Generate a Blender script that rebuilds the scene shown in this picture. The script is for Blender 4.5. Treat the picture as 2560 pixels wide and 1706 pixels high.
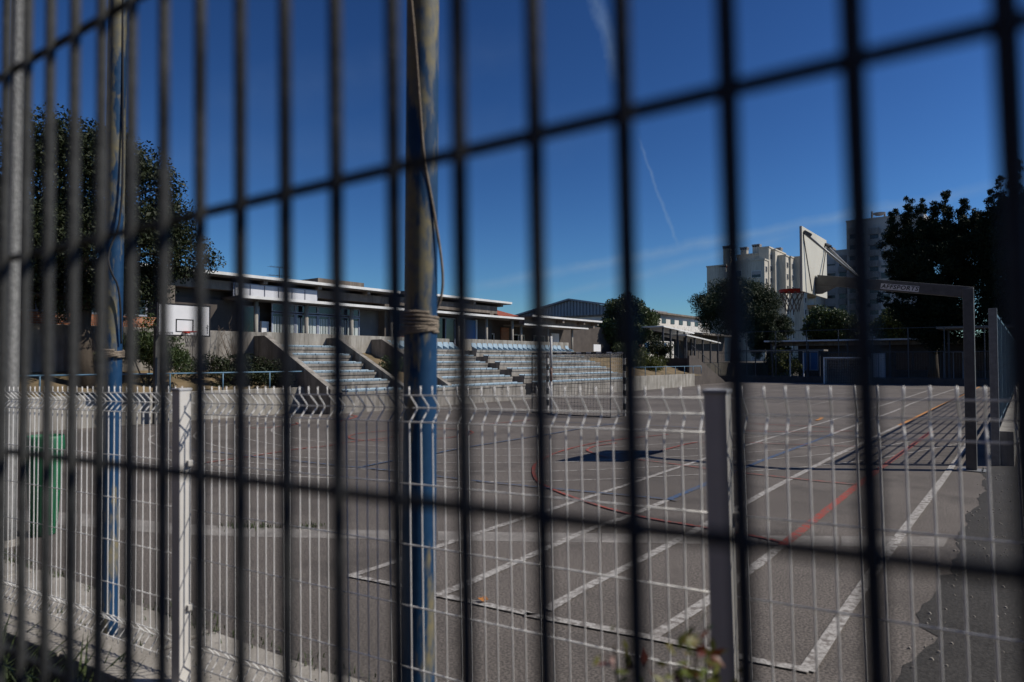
import bpy, math, random
import numpy as np
from mathutils import Vector, Matrix

for o in list(bpy.data.objects):
    bpy.data.objects.remove(o)
scene = bpy.context.scene
C = scene.collection
R = math.radians
random.seed(7)
rng = np.random.default_rng(7)

# ---------------------------------------------------------------- camera
# World axes follow the sports court: +Y along its length, +X across it, z = 0 on its asphalt.
F, CX, CY = 1650.0, 1280.0, 853.0          # focal length / centre, in pixels of a 2560 px wide frame
HC = 1.8                                   # eye height over the court
YAW = R(38.0)
PITCH = math.atan(47.0 / F)
cam_d = bpy.data.cameras.new("camera")
cam = bpy.data.objects.new("camera", cam_d)
C.objects.link(cam)
cam.location = (0, 0, HC)
cam.rotation_euler = (math.pi / 2 + PITCH, 0, YAW)
cam_d.sensor_width = 36.0
cam_d.lens = F / 2560.0 * 36.0
cam_d.clip_start = 0.02
cam_d.clip_end = 3000
cam_d.dof.use_dof = True
cam_d.dof.focus_distance = 17.0
cam_d.dof.aperture_fstop = 2.6
scene.camera = cam

RT = Vector((math.cos(YAW), math.sin(YAW), 0))     # camera right / forward on the ground plane
FW = Vector((-math.sin(YAW), math.cos(YAW), 0))
UP = Vector((0, 0, 1))


def ray(px, py):
    dx, dy = (px - CX) / F, (CY - py) / F
    return RT * dx + FW * (math.cos(PITCH) - dy * math.sin(PITCH)) + UP * (math.sin(PITCH) + dy * math.cos(PITCH))


def G(px, py, z=0.0):
    d = ray(px, py)
    t = (z - HC) / d.z
    return Vector((d.x * t, d.y * t, z))


def CW(xc, zc, z=0.0):
    p = RT * xc + FW * zc
    return Vector((p.x, p.y, z))


def D(px, py, depth):
    d = ray(px, py)
    t = depth / (d.x * FW.x + d.y * FW.y)
    return Vector((d.x * t, d.y * t, HC + d.z * t))


# ---------------------------------------------------------------- sun, sky, exposure
SUN_EL = R(44.0)
sun_h = (RT * 1.03 + FW * -0.06).normalized()
sun_v = (sun_h * math.cos(SUN_EL) + UP * math.sin(SUN_EL)).normalized()
sl = bpy.data.lights.new("sun", 'SUN')
sl.energy = 5.0
sl.angle = R(0.53)
sl.color = (1.0, 0.93, 0.83)
so = bpy.data.objects.new("sun", sl)
C.objects.link(so)
so.location = (30, 20, 40)
so.rotation_euler = sun_v.to_track_quat('Z', 'Y').to_euler()

world = bpy.data.worlds.new("World")
scene.world = world
world.use_nodes = True
wn, wl = world.node_tree.nodes, world.node_tree.links
wn.clear()
w_out = wn.new('ShaderNodeOutputWorld')
w_bg = wn.new('ShaderNodeBackground')
w_bg.inputs['Strength'].default_value = 0.05
sky = wn.new('ShaderNodeTexSky')
sky.sky_type = 'NISHITA'
sky.sun_disc = False
sky.sun_elevation = SUN_EL
sky.sun_rotation = math.atan2(sun_h.x, sun_h.y)
sky.altitude = 100
sky.air_density = 1.0
sky.dust_density = 0.25
sky.ozone_density = 2.0
w_hs = wn.new('ShaderNodeHueSaturation')
w_hs.inputs['Saturation'].default_value = 1.0
w_hs.inputs['Value'].default_value = 1.0
w_tint = wn.new('ShaderNodeMix')
w_tint.data_type = 'RGBA'
w_tint.blend_type = 'MULTIPLY'
w_tint.inputs['Factor'].default_value = 1.0
w_tint.inputs[7].default_value = (0.34, 0.505, 0.655, 1)
w_gam = wn.new('ShaderNodeGamma')
w_gam.inputs['Gamma'].default_value = 1.6
wl.new(sky.outputs[0], w_gam.inputs['Color'])
wl.new(w_gam.outputs[0], w_tint.inputs[6])
wl.new(w_tint.outputs[2], w_hs.inputs['Color'])
w_tc = wn.new('ShaderNodeTexCoord')


def wmath(op, a, b=None, c=None):
    n = wn.new('ShaderNodeMath')
    n.operation = op
    for i, v in enumerate((a, b, c)):
        if v is None:
            continue
        if isinstance(v, (int, float)):
            n.inputs[i].default_value = v
        else:
            wl.new(v, n.inputs[i])
    return n.outputs[0]


def wdot(vec):
    n = wn.new('ShaderNodeVectorMath')
    n.operation = 'DOT_PRODUCT'
    wl.new(w_tc.outputs['Generated'], n.inputs[0])
    n.inputs[1].default_value = vec
    return n.outputs['Value']


w_noise = wn.new('ShaderNodeTexNoise')
w_noise.inputs['Scale'].default_value = 14.0
w_noise.inputs['Detail'].default_value = 7.0
w_noise.inputs['Roughness'].default_value = 0.62
wl.new(w_tc.outputs['Generated'], w_noise.inputs['Vector'])
w_noise2 = wn.new('ShaderNodeTexNoise')
w_noise2.inputs['Scale'].default_value = 34.0
w_noise2.inputs['Detail'].default_value = 4.0
wl.new(w_tc.outputs['Generated'], w_noise2.inputs['Vector'])


def streak(a, b, width, wob, amount, soft=1.0):
    """A vapour trail across the sky along the great circle through two sky directions."""
    va, vb = ray(*a).normalized(), ray(*b).normalized()
    n = va.cross(vb).normalized()
    mid = (va + vb).normalized()
    along = n.cross(mid).normalized()
    half = math.asin(min(1.0, abs(vb.dot(along))))
    off = wmath('MULTIPLY', wmath('SUBTRACT', w_noise.outputs[0], 0.5), wob)
    d = wmath('ABSOLUTE', wmath('ADD', wdot(n), off))
    band = wmath('MAXIMUM', wmath('SUBTRACT', 1.0, wmath('DIVIDE', d, width)), 0.0)
    band = wmath('POWER', band, soft)
    e = wmath('DIVIDE', wmath('ABSOLUTE', wdot(along)), half)
    end = wmath('MINIMUM', wmath('MAXIMUM', wmath('MULTIPLY', wmath('SUBTRACT', 1.15, e), 3.0), 0.0), 1.0)
    front = wmath('GREATER_THAN', wdot(mid), 0.0)
    tex = wmath('ADD', wmath('MULTIPLY', w_noise2.outputs[0], 0.9), 0.15)
    m = wmath('MULTIPLY', wmath('MULTIPLY', band, end), wmath('MULTIPLY', front, tex))
    return wmath('MULTIPLY', m, amount)


trails = [streak((1180, 722), (2480, 468), 0.011, 0.018, 0.40),
          streak((1380, 745), (1980, 590), 0.009, 0.016, 0.26),
          streak((1600, 360), (1694, 610), 0.0032, 0.018, 0.34),
          streak((1470, -60), (1545, 190), 0.014, 0.04, 0.34),
          streak((0, 420), (1500, 330), 0.05, 0.05, 0.05),
          streak((1500, 700), (2560, 560), 0.045, 0.05, 0.12),
          streak((500, 260), (1300, 120), 0.04, 0.06, 0.05)]
tot = trails[0]
for t_ in trails[1:]:
    tot = wmath('ADD', tot, t_)
w_mix = wn.new('ShaderNodeMix')
w_mix.data_type = 'RGBA'
wl.new(wmath('MINIMUM', tot, 0.8), w_mix.inputs['Factor'])
wl.new(w_hs.outputs[0], w_mix.inputs[6])
w_mix.inputs[7].default_value = (6.0, 8.5, 11.5, 1)
wl.new(w_mix.outputs[2], w_bg.inputs['Color'])
wl.new(w_bg.outputs[0], w_out.inputs['Surface'])

scene.view_settings.view_transform = 'Standard'
scene.view_settings.look = 'None'
scene.view_settings.exposure = -0.25
scene.view_settings.gamma = 1.0
scene.view_settings.use_curve_mapping = False
scene.render.engine = 'CYCLES'
scene.cycles.use_denoising = True
scene.cycles.max_bounces = 6
scene.cycles.transparent_max_bounces = 12

# ---------------------------------------------------------------- materials
MATS = {}


def mat(name, col, rough=0.8, col2=None, scale=4.0, detail=5.0, stretch=(1, 1, 1), lo=0.35, hi=0.7,
        metal=0.0, spec=0.3, bump=0.0, bscale=60.0, speck=None, speck_scale=120.0, speck_amt=0.0,
        streaks=None, coords='Object', trans=0.0, stain=None, slo=0.43, shi=0.66):
    m = bpy.data.materials.new(name)
    m.use_nodes = True
    n, l = m.node_tree.nodes, m.node_tree.links
    b = n['Principled BSDF']
    b.inputs['Roughness'].default_value = rough
    b.inputs['Metallic'].default_value = metal
    b.inputs['Specular IOR Level'].default_value = spec
    tc = n.new('ShaderNodeTexCoord')

    def noise(sc, dt, st, rg=0.6):
        mp = n.new('ShaderNodeMapping')
        mp.inputs['Scale'].default_value = st
        l.new(tc.outputs[coords], mp.inputs['Vector'])
        t = n.new('ShaderNodeTexNoise')
        t.inputs['Scale'].default_value = sc
        t.inputs['Detail'].default_value = dt
        t.inputs['Roughness'].default_value = rg
        l.new(mp.outputs[0], t.inputs['Vector'])
        return t.outputs[0]

    def ramp(fac, p0, p1):
        r = n.new('ShaderNodeMapRange')
        r.inputs[1].default_value = p0
        r.inputs[2].default_value = p1
        r.clamp = True
        l.new(fac, r.inputs[0])
        return r.outputs[0]

    def mix(fac, a, bb):
        x = n.new('ShaderNodeMix')
        x.data_type = 'RGBA'
        l.new(fac, x.inputs['Factor'])
        for i, v in ((6, a), (7, bb)):
            if isinstance(v, tuple):
                x.inputs[i].default_value = (*v, 1)
            else:
                l.new(v, x.inputs[i])
        return x.outputs[2]
    cur = tuple(col)
    if col2 is not None:
        cur = mix(ramp(noise(scale, detail, stretch), lo, hi), cur, tuple(col2))
    if streaks is not None:
        cur = mix(ramp(noise(3.0, 6.0, (1.0, 1.0, 0.10), 0.75), slo, shi), cur, tuple(streaks))
    if stain is not None:
        cur = mix(ramp(noise(0.9, 10.0, (1, 1, 1), 0.72), 0.50, 0.70), cur, tuple(stain))
    if speck is not None:
        f = ramp(noise(speck_scale, 2.0, (1, 1, 1), 0.5), 0.5 - 0.12, 0.5 + 0.12)
        mm = n.new('ShaderNodeMath')
        mm.operation = 'MULTIPLY'
        mm.inputs[1].default_value = speck_amt
        l.new(f, mm.inputs[0])
        cur = mix(mm.outputs[0], cur, tuple(speck))
    if isinstance(cur, tuple):
        b.inputs['Base Color'].default_value = (*cur, 1)
    else:
        l.new(cur, b.inputs['Base Color'])
    if bump > 0:
        bp = n.new('ShaderNodeBump')
        bp.inputs['Strength'].default_value = bump
        bp.inputs['Distance'].default_value = 0.01
        l.new(noise(bscale, 3.0, (1, 1, 1)), bp.inputs['Height'])
        l.new(bp.outputs[0], b.inputs['Normal'])
    if trans > 0:
        b.inputs['Transmission Weight'].default_value = 0.0
        tr = n.new('ShaderNodeBsdfTranslucent')
        if isinstance(cur, tuple):
            tr.inputs['Color'].default_value = (*cur, 1)
        else:
            l.new(cur, tr.inputs['Color'])
        ms = n.new('ShaderNodeMixShader')
        ms.inputs[0].default_value = trans
        out = n['Material Output']
        l.new(b.outputs[0], ms.inputs[1])
        l.new(tr.outputs[0], ms.inputs[2])
        l.new(ms.outputs[0], out.inputs['Surface'])
    MATS[name] = m
    return m


mat('asphalt_court', (0.212, 0.187, 0.166), 0.92, (0.142, 0.125, 0.111), 0.30, 9, lo=0.40, hi=0.62, stain=(0.085, 0.076, 0.069), speck=(0.050, 0.045, 0.042),
    speck_scale=62, speck_amt=0.85, bump=0.5, bscale=90)
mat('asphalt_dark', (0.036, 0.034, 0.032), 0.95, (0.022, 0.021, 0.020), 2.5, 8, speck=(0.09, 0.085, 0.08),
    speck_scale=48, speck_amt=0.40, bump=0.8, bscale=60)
mat('ground', (0.10, 0.09, 0.075), 0.95, (0.06, 0.055, 0.045), 0.3)
mat('paint_white', (0.46, 0.445, 0.42), 0.85, (0.17, 0.152, 0.138), 16, 10, lo=0.49, hi=0.60, speck=(0.15, 0.136, 0.125), speck_scale=62, speck_amt=0.6, stain=(0.26, 0.24, 0.22))
mat('paint_red', (0.36, 0.058, 0.040), 0.85, (0.165, 0.125, 0.112), 14, 10, lo=0.47, hi=0.60, speck=(0.12, 0.07, 0.06), speck_scale=62, speck_amt=0.55, stain=(0.22, 0.10, 0.085))
mat('paint_blue', (0.045, 0.10, 0.21), 0.85, (0.13, 0.125, 0.125), 14, 10, lo=0.47, hi=0.60, speck=(0.06, 0.065, 0.085), speck_scale=62, speck_amt=0.55)
mat('paint_orange', (0.52, 0.22, 0.045), 0.8, (0.34, 0.18, 0.08), 8, 8)
mat('drain_concrete', (0.33, 0.31, 0.285), 0.9, (0.17, 0.158, 0.145), 3.5, 10, speck=(0.11, 0.10, 0.095), speck_scale=60, speck_amt=0.55, bump=0.4, stain=(0.17, 0.155, 0.14))
mat('slab_concrete', (0.40, 0.375, 0.335), 0.92, (0.24, 0.22, 0.19), 3, 7, speck=(0.16, 0.145, 0.12), speck_scale=70, speck_amt=0.4, bump=0.4)
mat('concrete', (0.36, 0.335, 0.30), 0.9, (0.22, 0.205, 0.18), 1.6, 8, streaks=(0.10, 0.09, 0.078), bump=0.3, bscale=40)
mat('concrete_light', (0.44, 0.42, 0.375), 0.9, (0.28, 0.26, 0.225), 1.4, 8, streaks=(0.17, 0.155, 0.13), bump=0.3, bscale=40)
mat('concrete_brown', (0.26, 0.222, 0.185), 0.9, (0.17, 0.145, 0.12), 1.8, 7, streaks=(0.12, 0.10, 0.085))
mat('concrete_post', (0.27, 0.27, 0.26), 0.9, (0.17, 0.17, 0.165), 20, 5, bump=0.6, bscale=60)
mat('seat_blue', (0.25, 0.36, 0.44), 0.65, (0.37, 0.45, 0.50), 5, 7)
mat('rail_blue', (0.09, 0.20, 0.30), 0.55, (0.15, 0.24, 0.32), 9, 5)
mat('fascia_white', (0.78, 0.78, 0.76), 0.6, (0.62, 0.62, 0.60), 2, 5)
mat('panel_white', (0.66, 0.67, 0.70), 0.5, (0.56, 0.57, 0.60), 2, 5)
mat('soffit', (0.20, 0.18, 0.16), 0.9)
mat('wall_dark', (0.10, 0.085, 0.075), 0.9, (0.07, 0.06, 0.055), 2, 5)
mat('wall_grey', (0.20, 0.19, 0.185), 0.9, (0.15, 0.145, 0.14), 2, 5)
mat('glass', (0.012, 0.014, 0.018), 0.08, spec=0.5)
mat('frame_pale', (0.34, 0.37, 0.45), 0.5, (0.27, 0.30, 0.37), 6, 4)
mat('frame_white', (0.72, 0.72, 0.72), 0.5)
mat('curtain', (0.58, 0.62, 0.60), 0.9, (0.42, 0.47, 0.46), 8, 4, stretch=(1, 6, 0.3))
mat('door_blue', (0.05, 0.16, 0.36), 0.5)
mat('plaster_white', (0.72, 0.70, 0.66), 0.9, (0.58, 0.56, 0.52), 0.6, 7)
mat('roof_tile', (0.33, 0.09, 0.05), 0.85, (0.22, 0.06, 0.04), 3, 5)
mat('gym_metal', (0.27, 0.30, 0.345), 0.5, (0.22, 0.245, 0.28), 0.5, 4)
mat('gym_red', (0.24, 0.06, 0.05), 0.7)
mat('apartment', (0.64, 0.60, 0.515), 0.9, (0.52, 0.485, 0.415), 0.12, 8, streaks=(0.42, 0.39, 0.335))
mat('tower', (0.47, 0.465, 0.48), 0.9, (0.38, 0.375, 0.385), 0.1, 8, streaks=(0.36, 0.35, 0.355))
mat('tower_band', (0.27, 0.265, 0.27), 0.9, (0.20, 0.195, 0.2), 0.2, 6)
mat('balcony_tan', (0.45, 0.27, 0.12), 0.85)
mat('window_dark', (0.03, 0.032, 0.037), 0.2, spec=0.5)
mat('shutter', (0.40, 0.395, 0.40), 0.8, (0.33, 0.325, 0.33), 2, 4)
mat('bark', (0.075, 0.060, 0.046), 0.95, (0.045, 0.036, 0.028), 6, 6, stretch=(1, 1, 0.25), bump=0.8, bscale=14)
mat('leaf_dark', (0.017, 0.026, 0.010), 0.55, (0.032, 0.039, 0.014), 2.4, 3, spec=0.25, trans=0.10)
mat('leaf_hedge', (0.036, 0.062, 0.019), 0.5, (0.070, 0.092, 0.026), 2.4, 3, spec=0.4, trans=0.15)
mat('leaf_pine', (0.020, 0.034, 0.013), 0.6, (0.034, 0.048, 0.017), 1.6, 3, spec=0.3, trans=0.08)
mat('leaf_cypress', (0.012, 0.020, 0.009), 0.7, (0.020, 0.028, 0.012), 1.2, 3, spec=0.15, trans=0.05)
mat('leaf_yellow', (0.085, 0.098, 0.022), 0.5, (0.06, 0.075, 0.02), 2, 3, spec=0.3, trans=0.25)
mat('leaf_new', (0.13, 0.18, 0.03), 0.42, (0.16, 0.125, 0.03), 22, 2, spec=0.5, trans=0.25)
mat('leaf_red', (0.15, 0.035, 0.02), 0.42, (0.16, 0.05, 0.02), 30, 2, spec=0.5, trans=0.25)
mat('leaf_fallen', (0.42, 0.16, 0.035), 0.8, (0.28, 0.12, 0.03), 40, 2)
mat('grass', (0.035, 0.060, 0.020), 0.6, (0.07, 0.09, 0.03), 8, 3, trans=0.2)
mat('twig', (0.13, 0.10, 0.075), 0.9)
mat('soil', (0.05, 0.042, 0.033), 0.95, (0.03, 0.026, 0.02), 6, 6, bump=0.8, bscale=20)
mat('dry_earth', (0.21, 0.155, 0.09), 0.95, (0.10, 0.082, 0.045), 1.8, 7, bump=0.8, bscale=12)
mat('fence_grey', (0.042, 0.0442, 0.0445), 0.55, (0.020, 0.0212, 0.0214), 42, 6, spec=0.25, bump=0.6, bscale=240)
mat('fence_white', (0.82, 0.82, 0.80), 0.32, (0.70, 0.695, 0.675), 6, 4, spec=0.5)
mat('post_white', (0.64, 0.625, 0.59), 0.42, (0.55, 0.535, 0.50), 5, 6, spec=0.5)
mat('cap_grey', (0.42, 0.43, 0.44), 0.5)
mat('pole_blue', (0.008, 0.044, 0.112), 0.62, (0.20, 0.175, 0.105), 2.6, 10, stretch=(1.6, 1.6, 0.42), lo=0.495, hi=0.535, spec=0.2, streaks=(0.075, 0.045, 0.03), slo=0.58, shi=0.66,
    speck=(0.02, 0.07, 0.15), speck_scale=26, speck_amt=0.35)
mat('rope', (0.30, 0.245, 0.19), 0.95, (0.20, 0.165, 0.125), 60, 4, bump=0.6, bscale=200)
mat('cable', (0.02, 0.02, 0.022), 0.6)
mat('bin_green', (0.008, 0.150, 0.060), 0.5, (0.020, 0.105, 0.050), 6, 8, spec=0.4, stain=(0.045, 0.09, 0.05))
mat('galvanised', (0.30, 0.31, 0.315), 0.5, (0.22, 0.225, 0.23), 14, 5, metal=0.35, spec=0.5)
mat('galvanised_dull', (0.15, 0.15, 0.145), 0.6, (0.10, 0.10, 0.098), 9, 6, metal=0.2)
mat('board_back', (0.64, 0.615, 0.53), 0.7, (0.53, 0.51, 0.44), 1.4, 7, stretch=(1, 1, 0.4))
mat('board_white', (0.78, 0.78, 0.78), 0.45, (0.70, 0.70, 0.70), 3, 5)
mat('ink_black', (0.012, 0.012, 0.013), 0.6)
mat('hoop_red', (0.42, 0.035, 0.02), 0.45)
mat('net_white', (0.50, 0.48, 0.44), 0.9, (0.36, 0.34, 0.31), 12, 4)
mat('net_grey', (0.20, 0.19, 0.17), 0.9, (0.13, 0.12, 0.11), 12, 4)
mat('goal_white', (0.72, 0.72, 0.70), 0.5, (0.55, 0.54, 0.52), 8, 5)
mat('goal_black', (0.02, 0.02, 0.022), 0.5)
mat('rust', (0.23, 0.085, 0.04), 0.9, (0.42, 0.35, 0.31), 14, 6)
mat('metal_dark', (0.075, 0.078, 0.085), 0.55, (0.05, 0.052, 0.058), 8, 4)
mat('panel_blue', (0.07, 0.13, 0.19), 0.45, (0.05, 0.09, 0.13), 8, 4, spec=0.5)


def brick_mat():
    m = bpy.data.materials.new('brick')
    m.use_nodes = True
    n, l = m.node_tree.nodes, m.node_tree.links
    tc = n.new('ShaderNodeTexCoord')
    mp = n.new('ShaderNodeMapping')
    mp.inputs['Rotation'].default_value = (0, R(90), R(90))
    l.new(tc.outputs['Object'], mp.inputs['Vector'])
    sx = n.new('ShaderNodeSeparateXYZ')
    l.new(tc.outputs['Object'], sx.inputs[0])
    cb = n.new('ShaderNodeCombineXYZ')
    ad = n.new('ShaderNodeMath')
    ad.operation = 'ADD'
    l.new(sx.outputs[0], ad.inputs[0])
    l.new(sx.outputs[1], ad.inputs[1])
    l.new(ad.outputs[0], cb.inputs[0])
    l.new(sx.outputs[2], cb.inputs[1])
    b = n.new('ShaderNodeTexBrick')
    b.inputs['Scale'].default_value = 1.0
    b.inputs['Brick Width'].default_value = 0.23
    b.inputs['Row Height'].default_value = 0.075
    b.inputs['Mortar Size'].default_value = 0.008
    b.inputs['Color1'].default_value = (0.46, 0.17, 0.075, 1)
    b.inputs['Color2'].default_value = (0.36, 0.125, 0.055, 1)
    b.inputs['Mortar'].default_value = (0.36, 0.31, 0.26, 1)
    l.new(cb.outputs[0], b.inputs['Vector'])
    l.new(b.outputs[0], n['Principled BSDF'].inputs['Base Color'])
    n['Principled BSDF'].inputs['Roughness'].default_value = 0.9
    MATS['brick'] = m


brick_mat()

# ---------------------------------------------------------------- mesh helpers


class MB:
    def __init__(self):
        self.v, self.f = [], []

    def poly(self, pts):
        k = len(self.v)
        self.v += [tuple(p) for p in pts]
        self.f.append(tuple(range(k, k + len(pts))))
        return self

    def box(self, x0, x1, y0, y1, z0, z1):
        return self.hexa([(x0, y0, z0), (x1, y0, z0), (x1, y1, z0), (x0, y1, z0),
                          (x0, y0, z1), (x1, y0, z1), (x1, y1, z1), (x0, y1, z1)])

    def hexa(self, p):
        k = len(self.v)
        self.v += [tuple(q) for q in p]
        for f in ((0, 3, 2, 1), (4, 5, 6, 7), (0, 1, 5, 4), (1, 2, 6, 5), (2, 3, 7, 6), (3, 0, 4, 7)):
            self.f.append(tuple(k + i for i in f))
        return self

    def beam(self, a, b, w, h, up=(0, 0, 1)):
        a, b = Vector(a), Vector(b)
        d = (b - a).normalized()
        u = Vector(up)
        s = d.cross(u)
        if s.length < 1e-5:
            s = d.cross(Vector((1, 0, 0)))
        s.normalize()
        u = s.cross(d).normalized()
        s, u = s * w / 2, u * h / 2
        return self.hexa([a - s - u, b - s - u, b + s - u, a + s - u, a - s + u, b - s + u, b + s + u, a + s + u])

    def tube(self, pts, r, n=8, cap=True, closed=False):
        pts = [Vector(p) for p in pts]
        rs = r if isinstance(r, (list, tuple)) else [r] * len(pts)
        k0 = len(self.v)
        m = len(pts)
        pu = None
        for i, p in enumerate(pts):
            if closed:
                d = pts[(i + 1) % m] - pts[i - 1]
            else:
                d = pts[min(i + 1, m - 1)] - pts[max(i - 1, 0)]
            d.normalize()
            if pu is None:
                pu = Vector((1, 0, 0)) if abs(d.x) < 0.8 else Vector((0, 1, 0))
            s = d.cross(pu).normalized()
            pu = s.cross(d).normalized()
            for j in range(n):
                a = 2 * math.pi * (j + 0.5) / n
                self.v.append(tuple(p + (s * math.cos(a) + pu * math.sin(a)) * rs[i]))
        for i in range(m if closed else m - 1):
            i2 = (i + 1) % m
            for j in range(n):
                j2 = (j + 1) % n
                self.f.append((k0 + i * n + j, k0 + i * n + j2, k0 + i2 * n + j2, k0 + i2 * n + j))
        if cap and not closed:
            self.f.append(tuple(k0 + j for j in range(n))[::-1])
            self.f.append(tuple(k0 + (m - 1) * n + j for j in range(n)))
        return self

    def lathe(self, prof, n=24, c=(0, 0, 0)):
        k0 = len(self.v)
        for r_, z_ in prof:
            for j in range(n):
                a = 2 * math.pi * j / n
                self.v.append((c[0] + r_ * math.cos(a), c[1] + r_ * math.sin(a), c[2] + z_))
        for i in range(len(prof) - 1):
            for j in range(n):
                j2 = (j + 1) % n
                self.f.append((k0 + i * n + j, k0 + i * n + j2, k0 + (i + 1) * n + j2, k0 + (i + 1) * n + j))
        return self

    def extrude(self, poly, vec):
        vec = Vector(vec)
        a = [Vector(p) for p in poly]
        b = [p + vec for p in a]
        k = len(self.v)
        m = len(a)
        self.v += [tuple(p) for p in a + b]
        self.f.append(tuple(range(k, k + m))[::-1])
        self.f.append(tuple(range(k + m, k + 2 * m)))
        for i in range(m):
            j = (i + 1) % m
            self.f.append((k + i, k + j, k + m + j, k + m + i))
        return self

    def mesh(self, name, material=None, smooth=False):
        me = bpy.data.meshes.new(name)
        me.from_pydata(self.v, [], self.f)
        if material:
            me.materials.append(MATS[material])
        if smooth:
            me.polygons.foreach_set('use_smooth', [True] * len(me.polygons))
        me.update()
        return me

    def build(self, name, material, parent=None, smooth=False, bevel=0.0):
        o = bpy.data.objects.new(name, self.mesh(name, material, smooth))
        C.objects.link(o)
        if parent is not None:
            o.parent = parent
        if bevel > 0:
            bv = o.modifiers.new('bevel', 'BEVEL')
            bv.width = bevel
            bv.segments = 2
            bv.limit_method = 'ANGLE'
        return o


def tag(o, label=None, cat=None, group=None, kind=None):
    if label:
        o['label'] = label
    if cat:
        o['category'] = cat
    if group:
        o['group'] = group
    if kind:
        o['kind'] = kind
    return o


def empty(name, loc=(0, 0, 0), rz=0.0, label=None, cat=None, group=None, matrix=None):
    o = bpy.data.objects.new(name, None)
    C.objects.link(o)
    o.empty_display_size = 0.1
    if matrix is not None:
        o.matrix_world = matrix
    else:
        o.location = loc
        o.rotation_euler = (0, 0, rz)
    return tag(o, label, cat, group)


def inst(name, mesh, parent, loc=(0, 0, 0), rot=(0, 0, 0), scale=(1, 1, 1)):
    o = bpy.data.objects.new(name, mesh)
    C.objects.link(o)
    o.parent = parent
    o.location = loc
    o.rotation_euler = rot
    o.scale = scale
    return o


def text_mesh(body, size, material, shear=0.0, bold=0.0, depth=0.001, spacing=1.0):
    cu = bpy.data.curves.new('lettering', 'FONT')
    cu.body = body
    cu.size = size
    cu.shear = shear
    cu.offset = bold
    cu.extrude = depth
    cu.align_x = 'CENTER'
    cu.align_y = 'CENTER'
    cu.resolution_u = 3
    cu.space_character = spacing
    ob = bpy.data.objects.new('lettering', cu)
    C.objects.link(ob)
    bpy.context.view_layer.update()
    me = bpy.data.meshes.new_from_object(ob.evaluated_get(bpy.context.evaluated_depsgraph_get()))
    bpy.data.objects.remove(ob)
    me.materials.clear()
    me.materials.append(MATS[material])
    return me


# ---------------------------------------------------------------- foliage helpers
def leaf_mesh(name, pts, size, material, elong=2.0, droop=0.3, jitter=0.35, cup=0.25, outward=None):
    """A mesh of small folded leaves, one at each point."""
    pts = np.asarray(pts, dtype=np.float64)
    n = len(pts)
    s = size * (1 + jitter * (rng.random(n) * 2 - 1))
    d = rng.normal(size=(n, 3))
    d[:, 2] -= droop * 1.5
    if outward is not None:
        d += outward * 1.2
    d /= np.linalg.norm(d, axis=1)[:, None]
    q = rng.normal(size=(n, 3))
    q[:, 2] += 0.6
    w = np.cross(d, q)
    w /= np.linalg.norm(w, axis=1)[:, None] + 1e-9
    nn = np.cross(w, d)
    L = (s * 0.5)[:, None]
    W = (s * 0.5 / elong)[:, None]
    a = pts - d * L
    b = pts + w * W + nn * W * cup
    c = pts + d * L
    e = pts - w * W + nn * W * cup
    V = np.stack([a, b, c, e], axis=1).reshape(-1, 3)
    me = bpy.data.meshes.new(name)
    me.vertices.add(4 * n)
    me.vertices.foreach_set('co', V.ravel())
    i = np.arange(n) * 4
    tri = np.stack([i, i + 1, i + 2, i, i + 2, i + 3], axis=1).ravel()
    me.loops.add(6 * n)
    me.loops.foreach_set('vertex_index', tri)
    me.polygons.add(2 * n)
    me.polygons.foreach_set('loop_start', np.arange(2 * n) * 3)
    me.materials.append(MATS[material])
    me.update(calc_edges=True)
    return me


def clump_points(centres, radii, n, squash=0.85, shell=0.5):
    centres = np.asarray(centres, float)
    radii = np.asarray(radii, float)
    w = radii ** 2
    k = rng.choice(len(centres), size=n, p=w / w.sum())
    u = rng.normal(size=(n, 3))
    u /= np.linalg.norm(u, axis=1)[:, None]
    r = (shell + (1 - shell) * rng.random(n) ** 0.6) * radii[k]
    p = u * r[:, None]
    p[:, 2] *= squash
    return centres[k] + p, u


def ellipsoid_clumps(c, r, n, rc, surf=0.75, zmin=-1.0):
    out, rad = [], []
    while len(out) < n:
        u = rng.normal(size=3)
        u /= np.linalg.norm(u)
        if u[2] < zmin:
            continue
        k = surf + (1 - surf) * rng.random() if rng.random() < 0.75 else rng.random() * surf
        k *= 0.88 + 0.2 * rng.random()
        out.append((c[0] + r[0] * u[0] * k, c[1] + r[1] * u[1] * k, c[2] + r[2] * u[2] * k))
        rad.append(rc * (0.6 + 0.8 * rng.random()))
    return out, rad


def trunk_builder(base, top, r0, limbs, lean=0.15, seed=0):
    rr = random.Random(seed)
    m = MB()
    b, t = Vector(base), Vector(top)
    pts = []
    for i in range(7):
        k = i / 6
        j = Vector((rr.uniform(-1, 1), rr.uniform(-1, 1), 0)) * lean * k * (1 - k) * 2
        pts.append(b.lerp(t, k) + j)
    m.tube(pts, [r0 * (1.25 - 0.85 * i / 6) if i else r0 * 1.5 for i in range(7)], 10)
    for k, e, rl in limbs:
        i = min(5, int(k * 6))
        s = pts[i].lerp(pts[i + 1], k * 6 - i)
        e = Vector(e)
        mid = s.lerp(e, 0.5) + Vector((rr.uniform(-.2, .2), rr.uniform(-.2, .2), 0.25))
        m.tube([s, s.lerp(mid, .5) + Vector((0, 0, .05)), mid, e], [rl, rl * .8, rl * .6, rl * .2], 6)
    return m


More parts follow.
